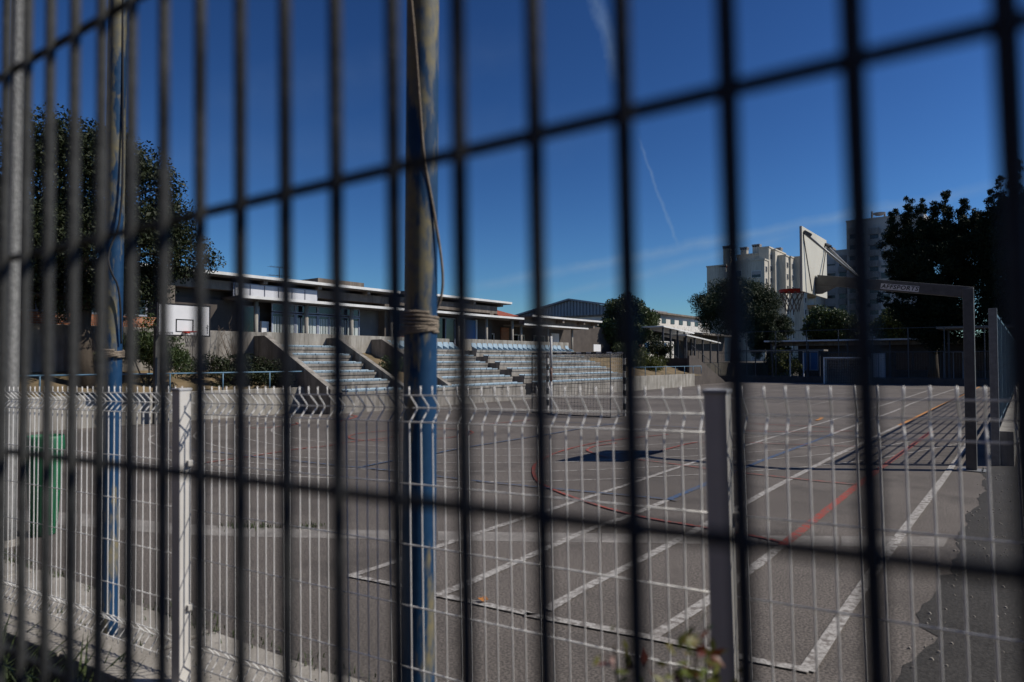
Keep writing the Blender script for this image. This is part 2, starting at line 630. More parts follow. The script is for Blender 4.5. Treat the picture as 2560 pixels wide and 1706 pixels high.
def tree(name, label, cat, base, crown_c, crown_r, n_clumps, rc, n_leaves, leaf, material, trunk_r, elong=2.0,
         squash=0.85, group=None, droop=0.3, extra=None, seed=1, zmin=-1.0, shell=0.5, n_limbs=9, top_k=0.2, core=0.35):
    root = empty(name, base, label=label, cat=cat, group=group)
    b = Vector(base)
    cl, rad = ellipsoid_clumps(Vector(crown_c) - b, crown_r, n_clumps, rc, zmin=zmin)
    if extra:
        for (x, y, z, r_) in extra:
            cl.append((x - b.x, y - b.y, z - b.z))
            rad.append(r_)
    p, u = clump_points(cl, rad, n_leaves, squash, shell)
    if core > 0:
        p2, u2 = clump_points(cl, np.asarray(rad) * 0.72, int(n_leaves * core), squash, 0.05)
        p = np.vstack([p, p2])
        u = np.vstack([u, u2])
        sz = np.concatenate([np.full(n_leaves, leaf), np.full(len(p2), leaf * 1.6)])
    else:
        sz = leaf
    me = leaf_mesh('crown', p, sz, material, elong, droop, outward=u * 0.5)
    o = bpy.data.objects.new('crown', me)
    C.objects.link(o)
    o.parent = root
    rr = random.Random(seed)
    cc = Vector(crown_c) - b
    limbs = []
    for i in range(n_limbs):
        e = cl[rr.randrange(len(cl))]
        limbs.append((rr.uniform(0.35, 0.95), e, trunk_r * rr.uniform(0.25, 0.45)))
    tr = trunk_builder((0, 0, -0.2), (cc.x, cc.y, cc.z + crown_r[2] * top_k), trunk_r, limbs, seed=seed)
    tr.build('trunk', 'bark', root, smooth=True)
    return root


def bush(name, label, base, r, n_clumps, rc, n, leaf, material, cat='bush', elong=2.2, group=None, lift=0.55, stems=6, droop=0.1):
    root = empty(name, base, label=label, cat=cat, group=group)
    cl, rad = ellipsoid_clumps((0, 0, r[2] * lift), (r[0], r[1], r[2] * (1 - lift) + 0.02), n_clumps, rc, surf=0.6)
    p, u = clump_points(cl, rad, n, 0.9, 0.3)
    p[:, 2] = np.maximum(p[:, 2], 0.02)
    o = bpy.data.objects.new('foliage', leaf_mesh('foliage', p, leaf, material, elong, droop, outward=u * 0.5))
    C.objects.link(o)
    o.parent = root
    m = MB()
    for i in range(stems):
        c = cl[i % len(cl)]
        m.tube([(0.1 * random.uniform(-1, 1), 0.1 * random.uniform(-1, 1), -0.15), (c[0] * .5, c[1] * .5, c[2] * .6), c], [.025, .018, .006], 5)
    m.build('stem', 'bark', root)
    return root


# ================================================================ SETTING
tag(MB().poly([(-900, -300, -0.06), (700, -300, -0.06), (700, 1200, -0.06), (-900, 1200, -0.06)]).build('ground', 'ground'), kind='structure')
court = tag(MB().poly([(-19.7, -8, 0), (0.1, -8, 0), (0.1, 56, 0), (-19.7, 56, 0)]).build('court', 'asphalt_court'), kind='structure')
# rough edge of the newer asphalt on the older, darker tarmac
edge = [(-0.55, 14.0)]
y = 14.0
while y > -8:
    y -= 0.12
    edge.append((-0.55 + 0.04 * math.sin(y * 1.3) + 0.03 * math.sin(y * 5.1 + 1) + random.uniform(-.02, .02) - (0.10 if 5.2 < y < 6.6 else 0), y))
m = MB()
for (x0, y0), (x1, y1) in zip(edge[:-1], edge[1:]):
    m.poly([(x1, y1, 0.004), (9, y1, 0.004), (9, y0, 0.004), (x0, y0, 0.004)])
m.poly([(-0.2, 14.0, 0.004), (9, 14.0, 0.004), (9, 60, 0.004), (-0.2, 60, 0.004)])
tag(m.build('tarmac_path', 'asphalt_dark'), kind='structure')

# ---- painted lines: polylines measured on the ground
ZA = {1: (400, 980, 4.706), 2: (850, 980, 4.706), 3: (1300, 980, 4.706), 4: (1750, 940, 4.706),
      5: (2060, 720, 3.136), 6: (640, 900, 1.946), 7: (1300, 900, 1.946), 8: (1850, 900, 1.945)}


def gp(seq):
    out, r = [], None
    for s in seq:
        if isinstance(s, int):
            r = ZA[s]
        else:
            out.append(G(r[0] + s[0] / r[2], r[1] + s[1] / r[2]))
    return out


def smooth_line(p, it=2):
    for _ in range(it):
        q = [p[0]]
        for a, b in zip(p[:-1], p[1:]):
            q += [a.lerp(b, .25), a.lerp(b, .75)]
        q.append(p[-1])
        p = q
    return p


line_z = [0.004]


def line(pts, w, material, smooth=2, worn=0.0):
    pts = [Vector((p[0], p[1], 0)) for p in pts]
    if smooth:
        pts = smooth_line(pts, smooth)
    line_z[0] += 0.0004
    z = line_z[0]
    m = MB()
    L, Rr = [], []
    for i, p in enumerate(pts):
        d = pts[min(i + 1, len(pts) - 1)] - pts[max(i - 1, 0)]
        s = Vector((-d.y, d.x, 0)).normalized() * w / 2
        j = 1 + random.uniform(-worn, worn)
        L.append((p.x + s.x * j, p.y + s.y * j, z))
        Rr.append((p.x - s.x * j, p.y - s.y * j, z))
    k = len(L)
    m.v = L + Rr
    m.f = [(i, i + 1, k + i + 1, k + i) for i in range(k - 1)]
    return m.build('painted_line', material, court)


LW = 0.045
# running lanes with their bends
line(gp([2, (1400, 186), (1110, 205), (740, 236), (300, 292), 1, (1970, 318), (1640, 352), (1400, 395), (1335, 425), (1305, 455), (1340, 487), (1430, 515),
         (1640, 560), (1970, 597), (2353, 628), 2, (590, 648), (1110, 668), (1640, 673), 3, (180, 672), (620, 665), (1000, 650),
         (1300, 637), (2200, 580), 4, (480, 742), (740, 708), (1000, 672)]), LW, 'paint_white', 2)
line(gp([1, (1970, 248), (1640, 300), (1300, 355), (1000, 410), (890, 450), (870, 480), (950, 540), (1240, 605), (1640, 665), (1970, 690), (2353, 712), 2, (590, 730), (1110, 745),
         (1640, 749), (2300, 750), 3, (760, 732), (1300, 712), (1640, 693), (2200, 662), 4, (640, 800), (1000, 768), (1270, 735)]), LW, 'paint_white', 2)
line(gp([1, (1300, 300), (860, 375), (700, 400), (530, 440), (430, 480), (390, 520), (430, 565), (620, 630), (860, 680), (1240, 738), (1640, 775), (2353, 807), 2, (590, 825),
         (1110, 833), (2300, 835), 3, (540, 828), (1300, 790), (1560, 780), (2200, 750), 4, (540, 905), (1000, 868), (1440, 825), (1840, 762)]), LW, 'paint_white', 2)
line(gp([1, (160, 445), (20, 480), (-120, 530), (-140, 580), (20, 660), (160, 705), (430, 760), (860, 818), (1240, 850), (1640, 883), (2353, 912), 2, (590, 922), (1110, 937), (2300, 938), 3, (360, 938),
         (1160, 908), (2200, 855), 4, (540, 1005), (1000, 968), (1440, 928), (1850, 885), 5, (470, 1245), (700, 1200)]), LW, 'paint_white', 2)
line(gp([1, (-500, 800), (10, 870), (160, 887), (540, 930), (860, 953), (1240, 978), (1640, 1003), (2353, 1028), 2, (590, 1045), (1110, 1055), (1640, 1063), (2300, 1055),
         3, (760, 1040), (1300, 1020), (2200, 970), 4, (700, 1118), (1300, 1070), (1850, 1010), 5, (470, 1335), (1070, 1220)]), LW, 'paint_white', 2)
for y0, y1, dx in ((1240, 262, 0), (1300, 240, 30), (1170, 225, 0)):
    line(gp([1, (y0, y1 + 20), (2000, y1 - 12), 2, (500, y1 - 10), (740, y1 - 30)]), 0.05, 'paint_white', 1)
# straight lines along the court
line(gp([6, (455, 1055), (650, 995), (880, 912), (1110, 835), 3, (360, 1390), (920, 1205), (1300, 1085), (1800, 910), 4, (550, 820), (1000, 680), (1880, 430), (2353, 285), 5, (860, 790)]), 0.08, 'paint_white', 1, .08)
line(gp([6, (885, 1147), (1000, 1105), (1300, 970), 7, (75, 945), (330, 830), 3, (1000, 1560), (1300, 1460), (1735, 1278)]), 0.088, 'paint_white', 1, .08)
line(gp([3, (1735, 1278), (2210, 1080), 4, (600, 1050), (1000, 900), (1270, 800), (1550, 690)]), 0.085, 'paint_blue', 1, .05)
line(gp([4, (1550, 690), (1850, 575), (2353, 395), 5, (700, 900), (1040, 790)]), 0.088, 'paint_white', 1, .05)
line(gp([7, (130, 1220), (300, 1120), (580, 980), (740, 895), (910, 800), 4, (480, 1540), (740, 1390), (1000, 1250), (1290, 1100), (1580, 950), (1840, 825), (2140, 680), 5, (590, 1080)]), 0.088, 'paint_white', 1, .06)
line(gp([5, (590, 1080), (700, 1027), (860, 948), (1070, 850), (1260, 757)]), 0.10, 'paint_orange', 1)
line(gp([7, (655, 1345), (910, 1180), 8, (60, 1020), (150, 950), (205, 905)]), 0.088, 'paint_white', 1, .1)
line(gp([8, (205, 905), (240, 880), (420, 735), (600, 590), (930, 350)]), 0.095, 'paint_red', 1, .05)
line(gp([8, (325, 1518), (580, 1130), (730, 920), (1020, 540), (1130, 370)]), 0.088, 'paint_white', 1, .06)
# starting lines, near
line(gp([6, (885, 1147), (1090, 1190), (1370, 1250), 7, (0, 1240), (150, 1265), (400, 1310), (660, 1360), (840, 1400), 8, (60, 1465), (335, 1517)]), 0.075, 'paint_white', 1, .12)
line(gp([6, (455, 1055), (590, 1080), (720, 1108)]), 0.06, 'paint_white', 0)
# far cross lines
line(gp([4, (480, 318), (930, 328), (1330, 342), (1840, 240)]), 0.06, 'paint_white', 0)
line(gp([4, (930, 328), (1550, 220), (2353, 135), 5, (560, 782)]), 0.06, 'paint_white', 0)
line(gp([4, (540, 215), (1000, 165), (1390, 118)]), 0.06, 'paint_white', 0)
line(gp([3, (1360, 75), (1700, 40), (2200, 5)]), 0.06, 'paint_white', 0)
# red: the three-point arc below the near hoop, circles and a long diagonal
line(gp([3, (1750, 505), (1480, 530), (1140, 568), (900, 600), (600, 668), (400, 730), (290, 785), (180, 850), (150, 930), (180, 1030), (250, 1095),
         (560, 1230), (960, 1360), (1300, 1450), (1640, 1520), (1950, 1567), 8, (60, 858), (205, 890)]), 0.055, 'paint_red', 2)
line(gp([3, (1040, 778), (960, 760), (830, 715), (780, 690), (840, 655), (960, 630), (1140, 608)]), 0.055, 'paint_red', 2)
line(gp([2, (830, 580), (560, 582), (300, 578), (150, 562), (92, 540), (130, 515), (220, 492), (560, 460), (830, 446), (1110, 440), (1290, 440), (1480, 450), (1560, 475), (1570, 490), (1480, 517), (1290, 545), (1110, 560), (830, 578)]), 0.05, 'paint_red', 2)
line(gp([1, (540, 840), (1050, 770), (1330, 725), (1640, 675), (1970, 645), 2, (0, 612), (290, 575), (560, 548), (730, 520)]), 0.06, 'paint_red', 1)
line(gp([2, (-60, 358), (110, 325), (200, 297), (180, 285), (110, 275)]), 0.09, 'paint_red', 2)
line(gp([1, (900, 430), (1240, 432), (1640, 388), (1600, 365)]), 0.06, 'paint_red', 1)
line(gp([3, (1390, 760), (1640, 705), (2030, 600), (2200, 600), 4, (80, 788)]), 0.05, 'paint_red', 1)
line(gp([3, (1400, 808), (1650, 835), (2000, 885), 4, (300, 1130), (780, 1180), (1270, 1235), (1860, 1290)]), 0.045, 'paint_red', 1)
line(gp([4, (540, 650), (1000, 668), (1800, 655)]), 0.05, 'paint_red', 1)
line(gp([4, (540, 790), (1000, 812), (1840, 840)]), 0.04, 'paint_red', 1)
line(gp([4, (300, 560), (1000, 585), (1550, 615)]), 0.05, 'paint_red', 1)
line(gp([2, (1650, 395), (1800, 380), (2250, 335)]), 0.06, 'paint_red', 1)
# blue
line(gp([1, (100, 655), (430, 690), (860, 740), (1240, 785), (1640, 828), (1970, 862), 2, (0, 880), (230, 900), (590, 935), (740, 952), (1120, 1000), (1640, 1065), (2300, 1128),
         3, (560, 1165), (1160, 1220), (1640, 1265), (1850, 1290)]), 0.045, 'paint_blue', 1)
line(gp([2, (230, 897), (560, 830), (720, 806), (1120, 732), (1460, 665), (1800, 610), (2300, 530), 3, (400, 495), (760, 430), (1050, 390), (1300, 362)]), 0.06, 'paint_blue', 1)
line(gp([3, (40, 340), (760, 375), (1640, 405), (2200, 440)]), 0.05, 'paint_blue', 1)
line(gp([4, (1370, 530), (1420, 515), (1435, 490)]), 0.10, 'paint_orange', 1)

for pts_ in ([1, (530, 605), (700, 590), (860, 572), (1050, 545), (1240, 520), (1420, 500), (1640, 478), (1970, 455), 2, (200, 412), (560, 385)],
             [3, (1500, 165), (1700, 148), (1950, 120), (2200, 85)], [3, (380, 560), (700, 570), (1040, 548), (1300, 552)],
             [1, (60, 1320), (300, 1260), (620, 1210), (860, 1170)], [2, (1100, 318), (1640, 330), (2280, 318)],
             ):
    q_ = gp(pts_)
    jit = []
    for a_, b_ in zip(q_[:-1], q_[1:]):
        for k_ in range(8):
            v_ = a_.lerp(b_, k_ / 8)
            jit.append(v_ + Vector((random.gauss(0, .02), random.gauss(0, .02), 0)))
    c_ = line(jit, 0.016, 'asphalt_dark', 0, .5)
    c_.name = 'crack'

# ---- concrete drainage strip across the near court
top = [(-250, 1262), (200, 1284), (420, 1308), (640, 1321), (1090, 1329), (1500, 1334), (1900, 1339), (2100, 1341), (2376, 1342)]
bot = [(-250, 1288), (200, 1316), (420, 1336), (640, 1343), (1090, 1352), (1500, 1357), (1900, 1363), (2100, 1366), (2362, 1368)]
strip = empty('drainage_strip')
strip['kind'] = 'structure'
for i in range(len(top) - 1):
    seg = MB()
    a, b = G(*top[i]), G(*top[i + 1])
    c, d = G(*bot[i + 1]), G(*bot[i])
    g = 0.012
    a2, b2 = a.lerp(b, g), b.lerp(a, g)
    d2, c2 = d.lerp(c, g), c.lerp(d, g)
    seg.hexa([Vector((q.x, q.y, -0.02)) for q in (d2, c2, b2, a2)] + [Vector((q.x, q.y, 0.002 + 0.0005 * (i % 2))) for q in (d2, c2, b2, a2)])
    seg.build('drain_segment', 'drain_concrete', strip)

# ================================================================ STREET SIDE: fences, poles
# both fences follow the street: about 59 degrees left of the view and falling 2 % to the left
E = (RT * 0.856 + FW * -0.517 + UP * 0.021).normalized()
N = (RT * 0.517 + FW * 0.856).normalized()
ZL = E.cross(N).normalized()
if ZL.z < 0:
    ZL = -ZL


def fence_matrix(xc, zc, z, ex=0.856, ez=-0.517):
    p = CW(xc, zc, z)
    E = (RT * ex + FW * ez + UP * 0.021).normalized()
    N = (RT * -ez + FW * ex).normalized()
    ZL = E.cross(N).normalized()
    return Matrix(((E.x, N.x, ZL.x, p.x), (E.y, N.y, ZL.y, p.y), (E.z, N.z, ZL.z, p.z), (0, 0, 0, 1)))


# ---- dark security fence right in front of the lens
fr = empty('security_fence', matrix=fence_matrix(0.0552, 0.31, HC, 0.844, -0.536), label='dark grey welded mesh fence close to the viewer, blurred', cat='fence')
bar = MB().tube([(0, 0, -1.75), (0, 0, 0.62)], 0.0046, 12).mesh('bar', 'fence_grey', True)
for k in range(-7, 30):
    inst('bar', bar, fr, (-k * 0.0488, 0, 0))
wire = MB().tube([(-1.6, 0, 0), (0.40, 0, 0)], 0.0038, 12).mesh('cross_wire', 'fence_grey', True)
for z in (0.52, 0.32, 0.12, -0.08, -0.28, -0.48, -0.68, -0.88, -1.08, -1.28, -1.48, -1.68):
    inst('cross_wire', wire, fr, (0, 0.0072, z))

# ---- white mesh fence with folds, on a low kerb wall
wf = empty('white_mesh_fence', matrix=fence_matrix(0.084, 1.95, HC), label='white folded wire mesh fence with square posts on a low kerb', cat='fence')
prof = [(0, -0.078), (0, -0.104), (0.010, -0.116), (0.034, -0.143), (0.040, -0.152), (0.034, -0.161), (0.010, -0.188), (0, -0.200), (0, -1.150), (0.010, -1.162),
        (0.034, -1.189), (0.040, -1.198), (0.034, -1.207), (0.010, -1.236), (0, -1.250), (0, -1.272)]
wmesh = MB().tube([(0, y_, z_) for y_, z_ in prof], 0.0026, 6).mesh('vertical_wire', 'fence_white', True)
posts = [-6.27, -3.98, -1.715, 0.519, 2.80]
hz = [(-0.108, 0), (-0.152, 0.040), (-0.196, 0), (-0.40, 0), (-0.60, 0), (-0.80, 0), (-1.00, 0), (-1.150, 0), (-1.198, 0.040), (-1.248, 0)]
for a, b in zip(posts[:-1], posts[1:]):
    pan = empty('mesh_panel')
    pan.parent = wf
    x0, x1 = a + 0.045, b - 0.045
    nw = 45
    for i in range(nw):
        inst('vertical_wire', wmesh, pan, (x0 + 0.01 + (x1 - x0 - 0.02) * i / (nw - 1), 0, random.uniform(-.0015, .0015)), (random.gauss(0, .0015), random.gauss(0, .0022), random.gauss(0, .06)))
    hw = MB().tube([(x0 - 0.02, 0, 0), (x1 + 0.02, 0, 0)], 0.0024, 6).mesh('horizontal_wire', 'fence_white', True)
    for z, yy in hz:
        inst('horizontal_wire', hw, pan, (0, yy - 0.0045, z))
for x in posts:
    p = MB().box(x - 0.027, x + 0.027, -0.064, -0.010, -1.42, -0.092).build('post', 'post_white', wf, bevel=0.005)
    MB().box(x - 0.030, x + 0.030, -0.067, -0.007, -0.096, -0.084).build('cap', 'cap_grey', p, bevel=0.004)
    for z in (-0.40, -1.00):
        MB().box(x + 0.0272, x + 0.040, -0.032, -0.008, z - 0.013, z + 0.013).build('clip', 'post_white', p, bevel=0.003)

kerb = empty('kerb_wall', matrix=fence_matrix(0.084, 1.95, HC), label='low concrete kerb wall carrying the white mesh fence', cat='wall')
for i, x in enumerate(np.arange(-9.0, 4.0, 1.62)):
    MB().box(x + 0.006, x + 1.614, -0.14, 0.10 + 0.004 * (i % 2), -2.0, -1.315 + 0.004 * (i % 3)).build('kerb_block', 'slab_concrete', kerb, bevel=0.012)

# ---- soil strip between the two fences, and paving on the court side
m = MB()
a0, b0 = CW(-9, 5.9), CW(3.2, -1.4)
gx, gy = 34, 7
SP = fence_matrix(0.084, 1.95, HC)
vv = []
for i in range(gx + 1):
    for j in range(gy + 1):
        lx, ly = -8 + 12.0 * i / gx, -0.13 - 3.6 * j / gy
        vv.append(SP @ Vector((lx, ly, -1.60 + 0.05 * math.sin(lx * 3.1 + j) + random.uniform(-.03, .03))))
m.v = [tuple(v) for v in vv]
m.f = [(i * (gy + 1) + j, (i + 1) * (gy + 1) + j, (i + 1) * (gy + 1) + j + 1, i * (gy + 1) + j + 1) for i in range(gx) for j in range(gy)]
tag(m.build('planting_bed', 'soil'), kind='structure')

pave = empty('pavement')
pave['kind'] = 'structure'
pn = Vector((N.x, N.y, 0)).normalized()
pe = Vector((E.x, E.y, 0)).normalized()
po = CW(0.084, 1.95, 0)
for i, x in enumerate(np.arange(-9.6, 3.6, 1.2)):
    for r_, (d0, d1) in enumerate(((0.11, 0.60), (0.61, 1.05))):
        o_ = (i % 2) * 0.02 + 0.55 * r_
        jj = random.uniform(-.03, .03)
        q = [po + pe * (x + o_ + 0.012) + pn * d0, po + pe * (x + o_ + 1.19) + pn * d0, po + pe * (x + o_ + 1.19) + pn * (d1 + jj), po + pe * (x + o_ + 0.012) + pn * (d1 + jj * .4)]
        z = 0.018 + random.uniform(-.006, .006)
        s = MB().hexa([Vector((v.x, v.y, -0.05)) for v in q] + [Vector((v.x, v.y, z)) for v in q])
        s.build('paving_slab', 'slab_concrete', pave, bevel=0.008)


def tufts(name, label, pts, h, n, material, width=0.012, kind='stuff', cat=None):
    m = MB()
    for p in pts:
        for _ in range(n):
            b = Vector(p) + Vector((random.gauss(0, .05), random.gauss(0, .05), 0))
            hh = h * random.uniform(.4, 1.1)
            a = random.uniform(0, 6.28)
            l_ = Vector((math.cos(a), math.sin(a), 0))
            s = Vector((-l_.y, l_.x, 0)) * width / 2
            k1 = b + UP * hh * .6 + l_ * hh * .18
            k2 = b + UP * hh * random.uniform(.75, 1) + l_ * hh * random.uniform(.35, .75)
            m.poly([b - s, b + s, k1 + s * .8, k1 - s * .8])
            m.poly([k1 - s * .8, k1 + s * .8, k2])
    o = m.build(name, material)
    return tag(o, label, cat, kind=kind)


pts = []
for _ in range(120):
    x = random.uniform(-4.2, -1.9)
    pts.append(SP @ Vector((x, random.uniform(-0.75, -0.2), -1.6)))
tufts('grass', 'dark tall grass in front of the kerb wall', pts, 0.46, 12, 'grass', 0.016, cat='grass')
pts = []
for _ in range(150):
    x = random.uniform(-7, 0.2)
    d_ = random.choice((1.06, 1.06, 0.605, 0.11)) + random.gauss(0, .015)
    v = po + pe * x + pn * d_
    pts.append(Vector((v.x, v.y, 0.005)))
for _ in range(26):
    px_ = random.uniform(560, 800)
    v = G(px_, 1318 + random.uniform(-3, 3))
    pts.append(Vector((v.x, v.y, 0.0)))
tufts('weeds', 'low green weeds in the paving joints behind the white fence', pts, 0.055, 9, 'grass', 0.008, cat='weeds')

# ---- red-tipped shrub between the fences, close and blurred
shr = empty('red_tipped_shrub', CW(0.26, 1.06, 0.2), label='blurred shrub with red and green leaves in front of the fence', cat='shrub')
sb = Vector(CW(0.26, 1.06, 0.2))
tips = [(1535, 1612, 0.95), (1740, 1585, 0.95), (1770, 1630, 1.0), (1795, 1680, 0.95), (1700, 1680, 1.0), (1750, 1710, 0.9), (1830, 1730, 1.0), (1650, 1720, 1.0), (1480, 1790, 1.1)]
st = MB()
lg, lr = [], []
for (px_, py_, dp) in tips:
    t = D(px_, py_, dp) - sb
    st.tube([Vector((random.uniform(-.03, .03), random.uniform(-.03, .03), 0)), t * .5 + Vector((0, 0, .05)), t], [.006, .004, .0016], 5)
    nl = 13 if py_ < 1620 else 18
    for k in range(nl):
        q = t + Vector((random.gauss(0, .020), random.gauss(0, .020), random.gauss(-.014, .018)))
        (lr if (random.random() < (0.22 if px_ > 1600 else 0.6)) else lg).append(q)
st.build('stem', 'twig', shr)
for nm, L_, mt in (('green_leaf', lg, 'leaf_new'), ('red_leaf', lr, 'leaf_red')):
    o = bpy.data.objects.new(nm, leaf_mesh(nm, [tuple(v) for v in L_], 0.024, mt, 2.1, 0.0))
    C.objects.link(o)
    o.parent = shr
    o['kind'] = 'stuff'

# ---- blue poles of the ball net with ropes
def blue_pole(xc, zc, r, h, label, lean):
    p = CW(xc, zc, 0)
    root = empty('blue_pole', p, label=label, cat='pole')
    m = MB()
    n = 40
    m.tube([Vector((lean * z / h, 0, z)) for z in np.linspace(0, h, n)], r, 28)
    m.build('shaft', 'pole_blue', root, smooth=True)
    MB().lathe([(r * 1.0, 0.03), (r * 2.1, 0.03), (r * 2.1, 0), (0, 0)], 20).build('base_plate', 'galvanised_dull', root)
    return root


blue_pole(-0.322, 2.30, 0.0565, 6.5, 'thick peeling blue pole in the middle of the view', 0.02)
blue_pole(-2.60, 4.30, 0.055, 7.0, 'thinner looking blue pole farther left, behind the white fence', -0.02)


def coil(xc, zc, z, r, turns, rr, label):
    p = CW(xc, zc, z)
    pts = []
    n = turns * 28
    for i in range(n):
        a = 2 * math.pi * i / 28
        pts.append((math.cos(a) * (r + rr * .7 + .002 * math.sin(a * 3.3)), math.sin(a) * (r + rr * .7), (i / n - .5) * turns * rr * 1.7 + .006 * math.sin(a * 0.9 + 1)))
    o = MB().tube(pts, rr, 6).build('rope_coil', 'rope', smooth=True)
    o.location = p
    return tag(o, label, 'rope')


coil(-0.322, 2.30, 1.925, 0.058, 7, 0.0058, 'grey rope wound round the thick blue pole')
coil(-2.60, 4.30, 1.84, 0.055, 4, 0.008, 'grey rope wound round the left blue pole')
rp = [D(1026, -30, 2.24), D(1040, 120, 2.24), D(1050, 260, 2.24), D(1060, 400, 2.24), D(1076, 480, 2.25), D(1090, 560, 2.26), D(1100, 620, 2.27), D(1108, 690, 2.28), D(1105, 740, 2.29), D(1092, 775, 2.3), D(1080, 800, 2.3)]
tag(MB().tube(smooth_line(rp, 2), 0.0048, 6).build('hanging_rope', 'rope', smooth=True), 'grey cord hanging down beside the thick blue pole', 'rope')
cp = [D(306, -40, 4.28), D(307, 300, 4.28), D(305, 560, 4.26), D(268, 630, 4.2), D(276, 680, 4.2), D(300, 720, 4.25), D(303, 860, 4.28)]
tag(MB().tube(smooth_line(cp, 2), 0.006, 6).build('cable', 'cable', smooth=True), 'thin black cable running down the left blue pole', 'cable')

# ---- concrete lamp post at the left edge
lp = empty('concrete_post', CW(-4.93, 6.5, 0), label='tall grey concrete post at the left edge', cat='post')
MB().tube([(0, 0, z) for z in np.linspace(-.1, 9, 20)], [0.072 - 0.022 * k / 19 for k in range(20)], 16).build('shaft', 'concrete_post', lp, smooth=True)
MB().lathe([(.073, .05), (.13, .04), (.15, 0)], 16).build('footing', 'concrete', lp)

# ---- green litter bin
bp_ = G(108, 1338)
bn = empty('litter_bin', bp_, label='tall green plastic litter bin beside the concrete post', cat='bin')
bn.scale = (.82, .82, 1)
MB().lathe([(0.0, 0.01), (0.13, 0.01), (0.137, 0.02), (0.17, 0.50), (0.195, 0.86), (0.195, 0.88)], 28).build('body', 'bin_green', bn, smooth=True)
m = MB()
for j in range(24):
    a = 2 * math.pi * j / 24
    c_, s_ = math.cos(a), math.sin(a)
    m.beam((c_ * .138, s_ * .138, .05), (c_ * .190, s_ * .190, .82), .012, .010, up=(c_, s_, 0))
m.build('ribs', 'bin_green', bn)
MB().lathe([(0.190, 0.86), (0.212, 0.865), (0.215, 0.90), (0.206, 0.99), (0.198, 1.02), (0.192, 1.02), (0.198, 0.90), (0.18, 0.88)], 28).build('rim', 'bin_green', bn, smooth=True)

fl = G(1207, 1507)
p_ = np.array([(fl.x + random.gauss(0, .02), fl.y + random.gauss(0, .02), 0.018 + random.random() * .012) for _ in range(5)])
o = bpy.data.objects.new('fallen_leaf', leaf_mesh('fallen_leaf', p_, 0.05, 'leaf_fallen', 1.5, 0, cup=.5))
C.objects.link(o)
tag(o, 'curled brown fallen leaves on the court near the white starting line', 'leaf')

# ================================================================ NEAR HOOP
PXN, PYN, XB = -0.75, 13.1, -3.1
nh = empty('basketball_hoop', (PXN, PYN, 0), label='galvanised gooseneck basketball hoop seen from behind, on the right', cat='basketball hoop')


def loc(x, y, z):
    return (x - PXN, y - PYN, z)


MB().box(-.075, .075, -.075, .075, 0.012, 2.97).build('pole', 'galvanised_dull', nh, bevel=0.012)
bpn = MB().box(-.19, .19, -.17, .17, 0.004, 0.018).build('base_plate', 'galvanised', nh)
for sx in (-1, 1):
    for sy in (-1, 1):
        MB().tube([(sx * .15, sy * .13, .01), (sx * .15, sy * .13, .05)], .014, 6).build('bolt', 'galvanised', bpn)
arm = MB()
xa, xb = PXN + 0.075, XB + 0.06
h_ = 0.055
arm.hexa([loc(xb, PYN - h_, 3.185), loc(xa, PYN - h_, 2.80), loc(xa, PYN + h_, 2.80), loc(xb, PYN + h_, 3.185),
          loc(xb, PYN - h_, 3.37), loc(xa, PYN - h_, 2.985), loc(xa, PYN + h_, 2.985), loc(xb, PYN + h_, 3.37)])
ao = arm.build('arm', 'galvanised_dull', nh, bevel=0.008)
MB().extrude([loc(xb + .02, PYN - .05, 3.19), loc(xb - 0.03, PYN - .05, 3.36), loc(xb - 0.03, PYN - .05, 3.02), loc(xb + .06, PYN - .05, 3.02), loc(xb + .32, PYN - .05, 3.14)][::-1], (0, .1, 0)).build('bracket', 'galvanised_dull', nh)
bo = MB().box(XB - PXN - .018, XB - PXN + .018, -.9, .9, 3.0, 4.15).build('backboard', 'board_back', nh, bevel=0.004)
fb = MB()
for (y0, y1, z0, z1) in ((-.9, .9, 3.0, 3.05), (-.9, .9, 4.10, 4.15), (-.9, -.85, 3.05, 4.1), (.85, .9, 3.05, 4.1), (-.3, .3, 3.18, 3.22), (-.3, .3, 3.6, 3.64), (-.3, -.26, 3.22, 3.6), (.26, .3, 3.22, 3.6)):
    fb.box(XB - PXN - .022, XB - PXN - .019, y0, y1, z0, z1)
fb.build('painted_frame', 'ink_black', bo)
for s in (-1, 1):
    br = MB().tube([loc(XB + .04, PYN + s * .8, 4.03), loc(XB + .75, PYN + s * .05, 3.26)], .021, 8).build('brace', 'galvanised', nh, smooth=True)
    MB().beam(loc(XB + .02, PYN + s * .8, 4.06), loc(XB + .12, PYN + s * .72, 3.99), .07, .05).build('brace_bracket', 'metal_dark', br)
    MB().tube([loc(XB + .024, PYN + s * .84, 4.0), loc(XB + .024, PYN + s * .28, 3.05)], .008, 5).build('tie_rod', 'metal_dark', nh)
RC = loc(XB - .40, PYN, 3.12)
ring = [(RC[0] + .225 * math.cos(a), RC[1] + .225 * math.sin(a), RC[2]) for a in np.linspace(0, 2 * math.pi, 33)[:-1]]
rim = MB().tube(ring, .012, 8, closed=True)
rim.box(XB - PXN - .19, XB - PXN - .02, -.07, .07, 3.07, 3.13)
rim.box(XB - PXN - .03, XB - PXN - .019, -.11, .11, 3.03, 3.15)
for a in (0.5, -0.5):
    rim.tube([(RC[0] + .225 * math.cos(a), .225 * math.sin(a), RC[2] - .01), (XB - PXN - .02, .11 * math.copysign(1, a), 3.05)], .009, 6)
m_rim = rim.build('rim', 'hoop_red', nh, smooth=True)
rim2 = MB()
k0 = 0
